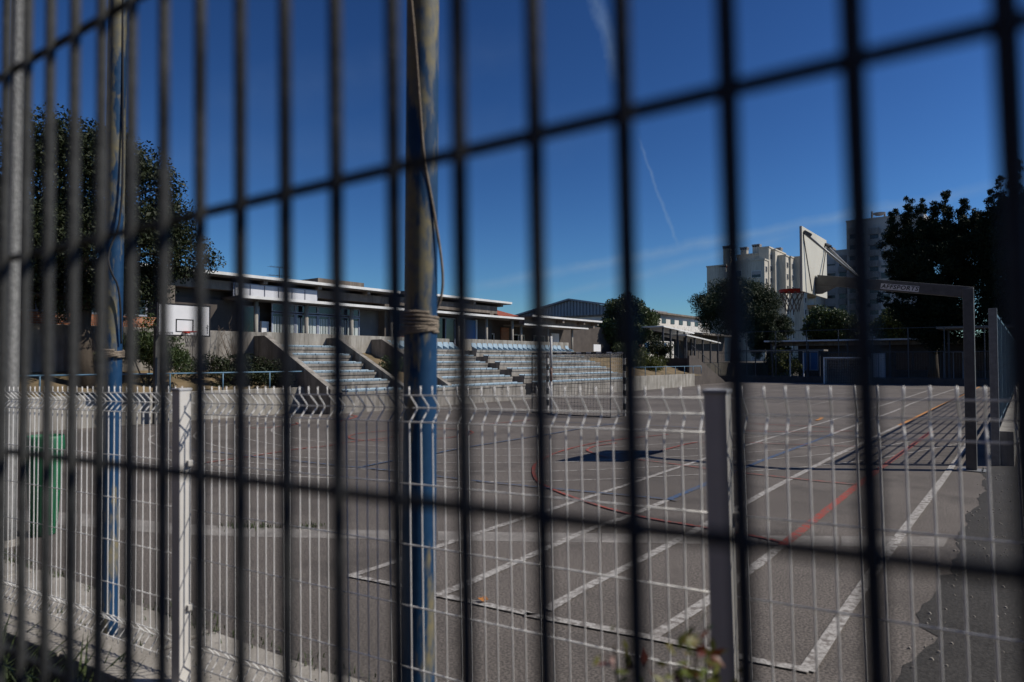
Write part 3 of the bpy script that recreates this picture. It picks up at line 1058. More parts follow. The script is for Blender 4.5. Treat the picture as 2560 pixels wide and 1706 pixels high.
for i in range(32):
    a, b = 2 * math.pi * i / 32, 2 * math.pi * (i + 1) / 32
    rim2.hexa([(RC[0] + rr_ * math.cos(t), rr_ * math.sin(t), z_) for z_ in (RC[2] - .04, RC[2] - .005) for rr_, t in ((.222, a), (.228, a), (.228, b), (.222, b))])
rim2.build('rim_skirt', 'hoop_red', m_rim)


def hoop_net(rc, r0, parent, thick=.0055):
    nt = MB()
    n = 12
    lev = [(0, r0), (-.09, r0 * .86), (-.19, r0 * .70), (-.29, r0 * .60), (-.38, r0 * .58)]
    for i in range(n):
        for sg in (1, -1):
            pts = []
            for k, (z_, r_) in enumerate(lev):
                a = 2 * math.pi * (i + sg * k * .5) / n
                pts.append((rc[0] + r_ * math.cos(a), rc[1] + r_ * math.sin(a), rc[2] - .03 + z_))
            nt.tube(pts, thick, 4)
    o = nt.build('net', 'net_grey', parent)
    return o


hoop_net(RC, .22, nh, .007)
# sticker on the arm, facing the street
sx0 = -1.98
sl_ = math.atan2(2.80 - 3.185, xa - xb)
zc_ = 3.0925 + (2.80 - 3.185) * (sx0 + .0 - xb) / (xa - xb) - .012 + 0.0
stk = MB().box(-.29, .29, -.002, 0, -.05, .05).build('sticker', 'board_white', nh)
arm_mid = lambda x: 3.2775 + (2.8925 - 3.2775) * (x - xb) / (xa - xb)
xs = -1.72
stk.location = loc(xs, PYN - h_ - .0015, arm_mid(xs) - .02)
stk.rotation_euler = (0, -sl_, 0)
inst('lettering', text_mesh('AFFSPORTS', .100, 'ink_black', shear=.15, bold=.0016, spacing=1.12), stk, (0, -.0035, 0), (R(90), 0, 0))

# ================================================================ LEFT HOOP
lh = empty('basketball_hoop', (-19.35, 8.5, 0), label='white framed basketball backboard with small rim, on the left', cat='basketball hoop')
MB().box(-.07, .07, -.07, .07, 0, 2.75).build('pole', 'galvanised_dull', lh, bevel=.01)
MB().hexa([(1.28, .03, 2.60), (-.07, -.06, 2.55), (-.07, .06, 2.55), (1.28, .15, 2.60), (1.28, .03, 2.74), (-.07, -.06, 2.75), (-.07, .06, 2.75), (1.28, .15, 2.74)]).build('arm', 'galvanised_dull', lh)
lb = MB().box(1.30, 1.335, -.58, .84, 2.44, 3.31).build('backboard', 'board_white', lh)
m = MB()
X1 = 1.337
for (y0, y1, z0, z1) in ((-.58, .84, 2.44, 2.475), (-.58, .84, 3.275, 3.31), (-.58, -.545, 2.475, 3.275), (.805, .84, 2.475, 3.275),
                         (-.11, .37, 2.55, 2.575), (-.11, .37, 2.875, 2.90), (-.11, -.08, 2.575, 2.875), (.34, .37, 2.575, 2.875)):
    m.box(X1, X1 + .004, y0, y1, z0, z1)
m.build('painted_frame', 'ink_black', lb)
inst('lettering', text_mesh('AFFSPORTS', .066, 'ink_black', bold=.0012, spacing=1.1), lb, (X1 + .003, -.36, 2.515), (R(90), 0, R(90)))
inst('lettering', text_mesh('www.aff.pt', .06, 'ink_black', bold=.001), lb, (X1 + .003, .755, 2.64), (R(90), R(-90), R(90)))
rc = (X1 + .33, .13, 2.55)
m = MB().tube([(rc[0] + .2 * math.cos(a), rc[1] + .2 * math.sin(a), rc[2]) for a in np.linspace(0, 2 * math.pi, 25)[:-1]], .014, 8, closed=True)
m.box(X1 + .004, X1 + .16, .07, .19, 2.51, 2.56)
rm = m.build('rim', 'hoop_red', lh, smooth=True)
hoop_net(rc, .19, lh)

# ================================================================ GOALS
def goal(name, x0, x1, yf, yb, h, label, stripes=True, faces=1):
    root = empty(name, ((x0 + x1) / 2, yf, 0), label=label, cat='goal')
    cx = (x0 + x1) / 2
    hw = (x1 - x0) / 2
    d = yb - yf
    for s in (-1, 1):
        ns = 10
        for k in range(ns if stripes else 1):
            z0, z1 = (h * k / ns, h * (k + 1) / ns) if stripes else (0, h)
            MB().box(s * hw - .04, s * hw + .04, -.04, .04, z0, z1).build('post_band' if stripes else 'post', 'goal_black' if (stripes and k % 2) else 'goal_white', root)
    nb = 15 if stripes else 1
    for k in range(nb):
        a, b = -hw + .04 + (2 * hw - .08) * k / nb, -hw + .04 + (2 * hw - .08) * (k + 1) / nb
        MB().box(a, b, -.038, .038, h - .08, h - .002).build('crossbar_band' if stripes else 'crossbar', 'goal_black' if (stripes and k % 2) else 'goal_white', root)
    m = MB()
    for s in (-1, 1):
        m.tube([(s * hw, 0, h - .03), (s * hw, d, h - .06), (s * hw, d, 0.02)], .018, 6)
        m.tube([(s * hw, 0, .02), (s * hw, d, .02)], .016, 6)
    m.tube([(-hw, d, .02), (hw, d, .02)], .018, 6)
    m.tube([(-hw, d, h - .06), (hw, d, h - .06)], .014, 6)
    m.build('rear_frame', 'metal_dark', root)
    nt = MB()
    sp = 0.12
    r_ = .0055
    xs_ = np.arange(-hw, hw + .01, sp)
    for x in xs_:
        sag = .03 * math.sin(x * 2.1)
        nt.tube([(x, .02 * d, h - .05), (x, d * .5, h - .14 - sag), (x, d * .98, h - .12), (x + .02 * math.sin(x * 5), d * .96, h * .5), (x, d * 1.02, .03)], r_, 3, cap=False)
    for z in np.arange(.06, h - .1, sp):
        nt.tube([(x, d * (.97 + .02 * math.sin(x * 4 + z * 3)), z + .015 * math.sin(x * 6)) for x in np.linspace(-hw, hw, 12)], r_, 3, cap=False)
        for s in (-1, 1):
            nt.tube([(s * (hw - .01), d * k, z + .02 * math.sin(k * 3)) for k in (0, .5, 1)], r_, 3, cap=False)
    for k in np.linspace(.1, .95, 7):
        nt.tube([(x, d * k, h - .07 - .1 * math.sin(k * 3) - .02 * math.sin(x * 5)) for x in np.linspace(-hw, hw, 12)], r_, 3, cap=False)
        for s in (-1, 1):
            nt.tube([(s * (hw - .01), d * k, .03), (s * (hw - .01), d * k, h - .1)], r_, 3, cap=False)
    nt.build('net', 'net_white', root)
    return root


goal('football_goal', -13.2, -10.2, 18.9, 18.0, 2.06, 'striped black and white football goal with net before the stand')
goal('football_goal', -12.05, -9.05, 53.4, 54.3, 2.0, 'white football goal in the shade at the far end of the court', stripes=False)
vp = empty('net_post', (-12.25, 17.75, 0), label='slim white net post with a rusty patch in front of the goal', cat='post')
MB().tube([(0, 0, 1.55), (0, 0, 2.57)], .042, 12).build('upper_tube', 'goal_white', vp, smooth=True)
MB().tube([(0, 0, 0.02), (0, 0, 1.10)], .042, 12).build('lower_tube', 'goal_white', vp, smooth=True)
MB().tube([(0, 0, 1.10), (0, 0, 1.55)], .0425, 12).build('rusty_sleeve', 'rust', vp, smooth=True)
MB().lathe([(.045, .04), (.13, .03), (.14, 0)], 14).build('foot', 'metal_dark', vp)

# ================================================================ STAND AND RETAINING WALLS
ROW_D, ROW_H = 0.75, 0.315
XF = -18.1


def row_x(i):
    return XF - ROW_D * i


def row_z(i):
    return 0.70 + ROW_H * i


seat_flat = MB()
seat_flat.hexa([(-.17, -.185, 0), (.17, -.19, 0), (.17, .19, 0), (-.17, .185, 0), (-.18, -.2, .055), (.19, -.2, .045), (.19, .2, .045), (-.18, .2, .055)])
seat_flat.hexa([(-.18, -.2, .056), (-.14, -.2, .056), (-.14, .2, .056), (-.18, .2, .056), (-.19, -.19, .09), (-.16, -.19, .085), (-.16, .19, .085), (-.19, .19, .09)])
seat_flat.box(.13, .185, -.19, .19, .046, .066)
me_flat = seat_flat.mesh('seat', 'seat_blue')
sc_ = MB()
sc_.hexa([(-.17, -.185, 0), (.17, -.19, 0), (.17, .19, 0), (-.17, .185, 0), (-.18, -.2, .06), (.20, -.2, .05), (.20, .2, .05), (-.18, .2, .06)])
prv = None
pf = []
for k in range(7):
    a = k / 6
    w = .2 * (1 - .25 * a ** 4)
    pf.append((w, -.14 - .10 * a, .06 + .32 * a))
sc_.v += [(x, s * w, z) for (w, x, z) in pf for s in (-1, 1)] + [(x - .025, s * w, z) for (w, x, z) in pf for s in (-1, 1)]
kk = len(sc_.v) - 28
for k in range(6):
    a = kk + 2 * k
    sc_.f += [(a, a + 1, a + 3, a + 2), (a + 14, a + 16, a + 17, a + 15), (a, a + 2, a + 16, a + 14), (a + 1, a + 15, a + 17, a + 3)]
sc_.f.append((kk + 12, kk + 13, kk + 27, kk + 26))
for s in (-1, 1):
    sc_.hexa([(-.15, s * .2 - .012, .05), (.17, s * .2 - .012, .05), (.17, s * .2 + .012, .05), (-.15, s * .2 + .012, .05),
              (-.2, s * .2 - .012, .22), (.12, s * .2 - .012, .09), (.12, s * .2 + .012, .09), (-.2, s * .2 + .012, .22)])
me_chair = sc_.mesh('seat', 'seat_blue')

stand_s = empty('small_grandstand', (XF, 15, 0), label='short concrete stand section with sloping side walls left of the blue pole', cat='grandstand')
stand_l = empty('large_grandstand', (XF, 27, 0), label='long concrete stand with rows of pale blue seats behind the goal', cat='grandstand')


def step(parent, i, y0, y1, back=None, z0=-0.05):
    ox, oy = parent.location.x, parent.location.y
    xb_ = row_x(i + 1) - (0.001 if back is None else back)
    st_ = MB().box(xb_ - ox, row_x(i) - ox, y0 - oy, y1 - oy, z0, row_z(i)).build('step', 'concrete', parent, bevel=.012)
    MB().box(row_x(i) - ox - .30, row_x(i) - ox + .03, y0 - oy + .005, y1 - oy - .005, row_z(i) - .09, row_z(i) + .004 + .001 * i).build('nosing', 'concrete', st_, bevel=.008)
    return st_


def seats(parent, i, y0, y1, mesh, n, skip=()):
    ox, oy = parent.location.x, parent.location.y
    for k in range(n):
        if k in skip:
            continue
        yy = y0 + (y1 - y0) * (k + .5) / n
        inst('seat', mesh, parent, (row_x(i) - ox - .22 + random.uniform(-.006, .006), yy - oy, row_z(i) + .008), (0, 0, random.uniform(-.03, .03)), (1, min(1.0, (y1 - y0) / n / .415), 1))


for i in range(6):
    step(stand_s, i, 13.75 if i else 13.9, 16.72, back=(1.0 if i == 5 else None))
    seats(stand_s, i, 13.85 if i else 14.2, 16.62, me_flat, 7 if i else 6)
for i in range(6):
    ya = 19.35 if i else 16.75
    step(stand_l, i, ya, 24.15, back=(0.25 if i == 5 else None))
    seats(stand_l, i, ya + .1, 24.05 if i != 5 else 23.9, me_flat if i < 5 else me_chair, 11 if i else 17)
    step(stand_l, i, 25.05, 34.7 - .0 * i, back=(0.25 if i == 5 else None))
    seats(stand_l, i, 25.15, 34.2, me_flat if i < 5 else me_chair, 21, skip=(19,) if i == 5 else ())
    # aisle steps between the two halves
    ox, oy = stand_l.location.x, stand_l.location.y
    for hlf in (0, 1):
        xa_ = row_x(i) - hlf * .375
        MB().box(xa_ - .375 - ox - .001, xa_ - ox, 24.155 - oy, 25.045 - oy, -.05, max(.12, row_z(i) - .45 + hlf * .158)).build('aisle_step', 'concrete', stand_l)


def side_wall(parent, y0, y1, ztop_off=.16):
    ox, oy = parent.location.x, parent.location.y
    pts = [(row_x(6) - .2, 0), (XF - .05, 0), (XF - .05, row_z(0) + .12), (row_x(5) - .25, row_z(5) + .42), (row_x(6) - .2, row_z(5) + .42)]
    MB().extrude([(x - ox, y1 - oy, z) for x, z in pts], (0, y0 - y1, 0)).build('side_wall', 'concrete', parent, bevel=.015)


side_wall(stand_s, 13.50, 13.745)
side_wall(stand_s, 16.725, 16.95)
side_wall(stand_l, 19.10, 19.345)
# painted row numbers on the front face
for (yy, tx) in ((17.75, '14'), (14.7, '011'), (22.4, '12')):
    ox, oy = stand_l.location.x, stand_l.location.y
    inst('painted_number', text_mesh(tx, .22, 'paint_white', bold=.004), stand_l, (.0315 * 0 + .003, yy - oy, .40), (R(90), 0, R(90)))
MB().box(.0, .012, 24.2 - 27, 24.6 - 27, .2, .48).build('drain_opening', 'ink_black', stand_l)

tw = empty('terrace_wall', (-22.8, 10, 0), label='tall concrete retaining wall carrying the school terrace', cat='wall')
for (y0, y1, zt) in ((-22, 2, 2.84), (2.01, 7.5, 2.85), (7.51, 11.2, 2.85), (11.21, 14.0, 2.84), (14.01, 17.0, 2.86), (17.01, 20.5, 2.85), (20.51, 24.1, 2.85), (25.1, 30, 2.88), (30.01, 35, 2.88)):
    MB().box(-.22, 0, y0 - 10, y1 - 10, -.05, zt).build('wall_panel', 'concrete_light' if y0 > 12 else 'concrete', tw, bevel=.01)
MB().box(-.22, -.004, 24.1 - 10, 25.1 - 10, -.05, 2.35).build('aisle_landing', 'concrete', tw)
tag(MB().box(-140, -23.021, -60, 45.4, -.05, 1.93).build('terrace', 'slab_concrete'), kind='structure')
tag(MB().box(-140, -21.5, 45.41, 160, -.05, 1.5).build('terrace', 'ground'), kind='structure')

# earth banks behind the low walls
def bank(y0, y1, xa_, za, xb_, zb, seed, name='earth_bank'):
    rr = random.Random(seed)
    nx, ny = 12, max(4, int((y1 - y0) * 2))
    m = MB()
    for i in range(nx + 1):
        for j in range(ny + 1):
            k = i / nx
            m.v.append((xa_ + (xb_ - xa_) * k, y0 + (y1 - y0) * j / ny, za + (zb - za) * k + (rr.uniform(-.07, .07) if 0 < i < nx else 0)))
    m.f = [(i * (ny + 1) + j, (i + 1) * (ny + 1) + j, (i + 1) * (ny + 1) + j + 1, i * (ny + 1) + j + 1)[::-1] for i in range(nx) for j in range(ny)]
    return tag(m.build(name, 'dry_earth', smooth=True), kind='structure')


bank(-20, 13.5, -19.75, .80, -22.8, 1.45, 1)
bank(16.95, 19.1, -18.85, .75, -22.8, 2.1, 2)
bank(34.7, 45.3, -18.25, .70, -23.0, 1.95, 3)

lw = empty('retaining_wall', (-19.6, 10, 0), label='low pale concrete wall under the left hoop', cat='wall')
for y0, y1 in ((-20, 1.3), (1.31, 5.4), (5.41, 9.6), (9.61, 13.88)):
    MB().box(-.2, 0, y0 - 10, y1 - 10, -.05, .86).build('wall_panel', 'concrete_light', lw, bevel=.012)
rw = empty('retaining_wall', (-18.1, 40, 0), label='low pale concrete wall right of the large stand', cat='wall')
for y0, y1 in ((34.71, 39.3), (39.31, 43.6)):
    MB().box(-.2, 0, y0 - 40, y1 - 40, -.05, .84).build('wall_panel', 'concrete_light', rw, bevel=.012)


def railing(x, y0, y1, z0, z1, n, label, kink=None):
    root = empty('railing', (x, y0, z0), label=label, cat='railing')
    MB().tube([(0, 0, z1 - z0), (0, (y1 - y0) * .9, z1 - z0), (0, y1 - y0, z1 - z0 + (kink or 0))], .024, 8).build('top_rail', 'rail_blue', root, smooth=True)
    me = MB().tube([(0, 0, -.02), (0, 0, z1 - z0)], .022, 8).mesh('post', 'rail_blue', True)
    for k in range(n):
        inst('post', me, root, (0, (y1 - y0) * k / (n - 1), 0))
    return root


railing(-19.7, 1.0, 13.85, .86, 1.40, 9, 'blue tube railing on the low wall under the left hoop')
rr_ = railing(-18.2, 34.9, 45.0, .84, 1.36, 8, 'blue tube railing on the low wall beside the stairs')

# ================================================================ SCHOOL BUILDING ON THE TERRACE
FX = -24.4       # facade plane
FZ = 1.93        # terrace level


def part_box(parent, name, material, x0, x1, y0, y1, z0, z1, bevel=0.0):
    ox, oy, oz = parent.matrix_world.translation if False else parent.location
    return MB().box(x0 - ox, x1 - ox, y0 - oy, y1 - oy, z0 - oz, z1 - oz).build(name, material, parent, bevel=bevel)


def window(parent, y0, y1, z0, z1, x=FX, frame='frame_pale', mull=1, curtain=False, fw=.06, trans=None):
    ox, oy, oz = parent.location
    m = MB()
    m.box(x - ox, x - ox + .05, y0 - oy, y0 - oy + fw, z0, z1)
    m.box(x - ox, x - ox + .05, y1 - oy - fw, y1 - oy, z0, z1)
    m.box(x - ox, x - ox + .049, y0 - oy + fw, y1 - oy - fw, z0, z0 + fw)
    m.box(x - ox, x - ox + .049, y0 - oy + fw, y1 - oy - fw, z1 - fw, z1)
    for k in range(1, mull + 1):
        yc = y0 + (y1 - y0) * k / (mull + 1) - oy
        m.box(x - ox, x - ox + .046, yc - fw / 2, yc + fw / 2, z0 + fw, z1 - fw)
    if trans:
        m.box(x - ox, x - ox + .044, y0 - oy + fw, y1 - oy - fw, trans, trans + fw)
    w = m.build('window', frame, parent)
    MB().box(x - ox - .02, x - ox + .012, y0 - oy + fw * .5, y1 - oy - fw * .5, z0 + fw * .5, z1 - fw * .5).build('pane', 'glass', w)
    if curtain:
        c = MB()
        n = 26
        a, b = y0 - oy + fw, y1 - oy - fw
        vs = []
        for k in range(n + 1):
            yy = a + (b - a) * k / n
            vs.append((x - ox + .018 + .012 * math.sin(k * 2.1) + .006 * math.sin(k * 4.7), yy))
        for (xx, yy), (x2, y2) in zip(vs[:-1], vs[1:]):
            c.poly([(xx, yy, z0 + fw), (x2, y2, z0 + fw), (x2, y2, z1 - fw - .1), (xx, yy, z1 - fw - .1)])
        c.build('curtain', 'curtain', w)
    return w


b1 = empty('school_building', (FX, 12, 0), label='low school building with flat overhanging roof behind the small stand', cat='building')
# main roof of the first block: slab, fascia, beams, brackets
part_box(b1, 'roof', 'soffit', -34, -23.62, -16, 21.5, 4.94, 5.06)
part_box(b1, 'fascia', 'fascia_white', -23.615, -23.56, -16, 21.5, 4.97, 5.08)
part_box(b1, 'beam', 'concrete_brown', -24.5, -24.05, -16, 21.2, 4.46, 4.80)
for y_ in (-2.2, 2.5, 7.2, 11.4, 14.55, 17.1, 19.75):
    part_box(b1, 'beam_end', 'concrete_brown', -25, -23.75, y_ - .09, y_ + .09, 4.80, 4.935)
for y_ in (11.0, 21.05):
    part_box(b1, 'pillar', 'concrete_brown', -24.45, -24.0, y_ - .14, y_ + .14, 1.93, 4.455)
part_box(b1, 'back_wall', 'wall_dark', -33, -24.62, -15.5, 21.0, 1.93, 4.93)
# canopy over the terrace
part_box(b1, 'canopy', 'soffit', -24.6, -23.36, 13.2, 21.55, 4.13, 4.22)
part_box(b1, 'canopy_edge', 'fascia_white', -23.355, -23.30, 13.2, 21.55, 4.14, 4.25)
# white vent panels standing on the canopy
for k in range(6):
    y_ = 13.35 + .62 * k
    part_box(b1, 'vent_panel', 'panel_white', -23.94, -23.90, y_ + .025, y_ + .595, 4.28, 4.74)
part_box(b1, 'vent_frame', 'frame_pale', -23.97, -23.945, 13.3, 17.1, 4.25, 4.78)
col = MB().tube([(0, 0, 0), (0, 0, 2.20)], .085, 14).mesh('column', 'concrete_light', True)
for y_ in (14.2, 16.5, 18.85, 21.2):
    inst('column', col, b1, (-23.85 - FX, y_ - 12, FZ))
# facade infill
part_box(b1, 'wall', 'wall_dark', -24.5, -24.46, 11.2, 13.7, 1.93, 4.12)
for y0, y1 in ((15.0, 16.1), (16.12, 17.2), (17.22, 18.35), (18.37, 19.45)):
    window(b1, y0, y1, 1.98, 3.72, x=-24.08, mull=1, curtain=True, fw=.05)
    window(b1, y0, y1, 3.76, 4.10, x=-24.08, mull=0, fw=.04)
window(b1, 13.9, 14.65, 1.98, 3.95, mull=0, fw=.05)
part_box(b1, 'white_cabinet', 'frame_white', -24.38, -24.2, 14.66, 14.98, 1.93, 3.35)
part_box(b1, 'wall', 'wall_grey', -24.5, -24.44, 19.5, 21.0, 1.93, 4.12)
# brick spandrel wing on the left
part_box(b1, 'brick_spandrel', 'brick', -24.62, -24.3, -15.5, 10.8, 1.93, 3.30)
for k in range(8):
    y0 = -9.5 + 2.5 * k
    window(b1, y0, y0 + 2.35, 3.32, 4.42, mull=2, frame='frame_pale', fw=.05)
part_box(b1, 'wall', 'plaster_white', -24.34, -24.28, 4.2, 4.7, 2.9, 3.32)
part_box(b1, 'parapet', 'concrete_brown', -28.4, -26.0, 18.6, 21.3, 5.061, 5.62)
part_box(b1, 'chimney', 'plaster_white', -27.2, -26.85, 17.6, 17.95, 5.061, 5.52)


def antenna(x, y_, z, h, label):
    root = empty('roof_antenna', (x, y_, z), label=label, cat='antenna')
    MB().tube([(0, 0, 0), (0, 0, h)], .018, 6).build('mast', 'metal_dark', root)
    for zz, L_ in ((h, .5), (h * .62, .55)):
        b_ = MB().tube([(0, -L_, zz), (0, L_, zz + .06)], .012, 5).build('boom', 'metal_dark', root)
        for k in range(7):
            yy = -L_ + 2 * L_ * k / 6
            MB().tube([(-.2, yy, zz + .03), (.2, yy, zz + .03)], .006, 4).build('element', 'metal_dark', b_)
    return root


antenna(-27.6, 17.6, 5.06, 1.05, 'thin roof antenna with two booms by the small chimney')
antenna(-29.0, 14.2, 5.06, 0.62, 'low small antenna in the middle of the school roof')
antenna(-25.0, 12.6, 5.06, 0.35, 'tiny antenna stub near the tree on the school roof')

b2 = empty('school_building', (FX, 26, 0), label='second flat-roofed school block with pillars above the large stand', cat='building')
part_box(b2, 'roof', 'soffit', -34, -23.72, 21.9, 30.3, 5.02, 5.14)
part_box(b2, 'fascia', 'fascia_white', -23.715, -23.66, 21.9, 30.3, 5.05, 5.16)
part_box(b2, 'beam', 'concrete_brown', -24.5, -24.05, 21.9, 29.4, 4.45, 4.86)
for y_ in (24.4, 27.2, 29.6):
    part_box(b2, 'beam_end', 'concrete_brown', -25, -23.85, y_ - .10, y_ + .10, 4.86, 5.015)
part_box(b2, 'pillar', 'concrete_brown', -24.45, -24.0, 28.7, 29.0, 4.30, 4.445)
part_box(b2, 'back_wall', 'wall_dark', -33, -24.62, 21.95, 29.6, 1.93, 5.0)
part_box(b2, 'canopy', 'soffit', -24.6, -23.36, 21.56, 31.0, 4.15, 4.24)
part_box(b2, 'canopy_edge', 'fascia_white', -23.355, -23.30, 21.56, 31.0, 4.16, 4.27)
for y_ in (23.55, 25.9, 28.2, 30.55):
    inst('column', col, b2, (-23.85 - FX, y_ - 26, FZ))
part_box(b2, 'brick_spandrel', 'brick', -24.56, -24.34, 22.2, 23.3, 1.93, 3.25)
window(b2, 22.2, 23.3, 3.27, 4.1, mull=1)
window(b2, 24.7, 26.2, 1.98, 4.05, mull=1, frame='frame_pale')
part_box(b2, 'brick_spandrel', 'brick', -24.56, -24.34, 23.9, 24.6, 1.93, 3.2)
dr = part_box(b2, 'door', 'door_blue', -24.5, -24.38, 27.0, 27.9, 1.93, 4.0)
part_box(b2, 'door_frame', 'frame_white', -24.45, -24.36, 26.88, 26.995, 1.93, 4.05)
part_box(b2, 'door_frame', 'frame_white', -24.45, -24.36, 27.905, 28.02, 1.93, 4.05)
rf = MB().extrude([(-30 - FX, 31 - 26, 4.4), (-25.3 - FX, 31 - 26, 4.4), (-25.3 - FX, 31 - 26, 4.55), (-27.6 - FX, 31 - 26, 5.15)], (0, 2.2, 0))
rf.build('tiled_roof', 'roof_tile', b2)

b3 = empty('school_building', (FX, 36, 0), label='lower school block with white roof edge between stand and round tree', cat='building')
part_box(b3, 'roof', 'soffit', -40, -23.92, 32.6, 41.0, 4.42, 4.52)
part_box(b3, 'fascia', 'fascia_white', -23.915, -23.86, 32.6, 41.0, 4.45, 4.56)
part_box(b3, 'canopy', 'soffit', -24.9, -23.36, 31.01, 38.2, 3.84, 3.91)
part_box(b3, 'canopy_edge', 'fascia_white', -23.355, -23.30, 31.01, 38.2, 3.85, 3.94)
part_box(b3, 'beam', 'concrete_brown', -24.9, -24.5, 32.6, 41.0, 4.05, 4.41)
for y_ in (33.6, 36.2, 38.8, 40.6):
    part_box(b3, 'beam_end', 'concrete_brown', -24.49, -23.98, y_ - .1, y_ + .1, 4.22, 4.415)
col3 = MB().tube([(0, 0, 0), (0, 0, 1.91)], .08, 12).mesh('column', 'concrete_light', True)
for y_ in (31.4, 34.2, 37.0):
    inst('column', col3, b3, (-23.85 - FX, y_ - 36, FZ))
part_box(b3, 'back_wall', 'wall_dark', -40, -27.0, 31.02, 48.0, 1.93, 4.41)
part_box(b3, 'brick_pier', 'brick', -26.99, -26.9, 33.3, 34.1, 1.93, 3.9)
for y0 in (31.3, 34.5, 36.9):
    window(b3, y0, y0 + 1.3, 2.6, 3.5, x=-26.95, frame='frame_white', mull=1, fw=.07)
part_box(b3, 'door', 'panel_white', -27.0, -26.9, 39.0, 40.0, 1.93, 3.7)
part_box(b3, 'notice_board', 'frame_white', -24.4, -24.34, 40.6, 41.6, 2.4, 2.9)
part_box(b3, 'notice_post', 'metal_dark', -24.41, -24.35, 41.05, 41.12, 1.93, 2.395)

# gym with a corrugated gable end
gy = 84.0


def at_y(px, py, yplane):
    d = ray(px, py)
    t = yplane / d.y
    return Vector((d.x * t, yplane, HC + d.z * t))


gl, ga, gr_ = at_y(1268, 800, gy), at_y(1426, 752, gy), at_y(1600, 776, gy)
gym = empty('gym_hall', (ga.x, gy, 1.4), label='grey corrugated gabled hall rising behind the school blocks', cat='building')
m = MB()
nrib = 84
for k in range(nrib):
    x0 = gl.x + (gr_.x - gl.x) * k / nrib
    x1 = gl.x + (gr_.x - gl.x) * (k + 1) / nrib

    def zt(x):
        if x < ga.x:
            return gl.z + (ga.z - gl.z) * (x - gl.x) / (ga.x - gl.x)
        return ga.z + (gr_.z - ga.z) * (x - ga.x) / (gr_.x - ga.x)
    off = 0.0 if k % 2 else 0.14
    zb = at_y(1426, 793, gy).z
    m.hexa([(x0 - ga.x, -off, zb - 1.4), (x1 - ga.x, -off, zb - 1.4), (x1 - ga.x, .3, zb - 1.4), (x0 - ga.x, .3, zb - 1.4),
            (x0 - ga.x, -off, max(zb + .05, zt(x0)) - 1.4), (x1 - ga.x, -off, max(zb + .05, zt(x1)) - 1.4), (x1 - ga.x, .3, max(zb + .05, zt(x1)) - 1.4), (x0 - ga.x, .3, max(zb + .05, zt(x0)) - 1.4)])
m.build('corrugated_gable', 'gym_metal', gym)
m = MB()
for (p, q) in ((gl, ga), (ga, gr_)):
    m.hexa([(p.x - ga.x, -.6, p.z - 1.35), (q.x - ga.x, -.6, q.z - 1.35), (q.x - ga.x, 9, q.z - 1.35), (p.x - ga.x, 9, p.z - 1.35),
            (p.x - ga.x, -.6, p.z - 1.1), (q.x - ga.x, -.6, q.z - 1.1), (q.x - ga.x, 9, q.z - 1.1), (p.x - ga.x, 9, p.z - 1.1)])
m.build('roof', 'gym_metal', gym)
part_box(gym, 'base_wall', 'wall_grey', gl.x + .5, gr_.x - .5, gy + .31, gy + 8, 1.4, zb)
part_box(gym, 'red_band', 'gym_red', ga.x - 2, gr_.x - .6, gy + .1, gy + .3, zb - 1.2, zb)

wb = empty('white_building', (-32, 73, 1.5), label='white-walled block half hidden between round tree and pine', cat='building')
part_box(wb, 'wall', 'plaster_white', -44, -32, 66.5, 82, 1.5, 6.85)
part_box(wb, 'roof', 'concrete_brown', -44.4, -31.6, 66.2, 82.3, 6.851, 7.05)
for k in range(6):
    part_box(wb, 'window', 'window_dark', -32.02, -31.95, 68 + 2.3 * k, 69 + 2.3 * k, 5.9, 6.4)
part_box(wb, 'lower_roof', 'soffit', -31.999, -28.5, 60, 82, 4.6, 4.8)
part_box(wb, 'lower_wall', 'wall_dark', -31.99, -30, 60.2, 81.8, 1.5, 4.59)

# ================================================================ STAIRS AND COVERED WALK
sr = empty('staircase', (-19.6, 48, 0), label='staircase coloured dark for shade, with handrail, rising to the terrace', cat='stairs')
for k in range(12):
    part_box(sr, 'tread', 'wall_dark', -21.4, -19.0, 51.2 - .48 * (k + 1), 51.2 - .48 * k - .002, -.02, .16 * (k + 1))  # treads and side wall coloured dark in place of shade
for x_ in (-19.05, -21.35):
    MB().tube([(x_ + 19.6, 3.2, .95), (x_ + 19.6, -2.6, 2.85)], .022, 6).build('handrail', 'metal_dark', sr)
    for k in range(6):
        yy = 3.0 - 1.1 * k
        zz = max(0, (3.2 - yy) / .48 * .16)
        MB().tube([(x_ + 19.6, yy, zz), (x_ + 19.6, yy, zz + .95)], .018, 6).build('baluster', 'metal_dark', sr)
m = MB().extrude([(.62, 3.3, 0), (.62, 3.3, .12), (.62, -2.6, 2.1), (.62, -3.6, 2.1), (.62, -3.6, 0)], (.16, 0, 0))
m.build('side_wall', 'wall_dark', sr)

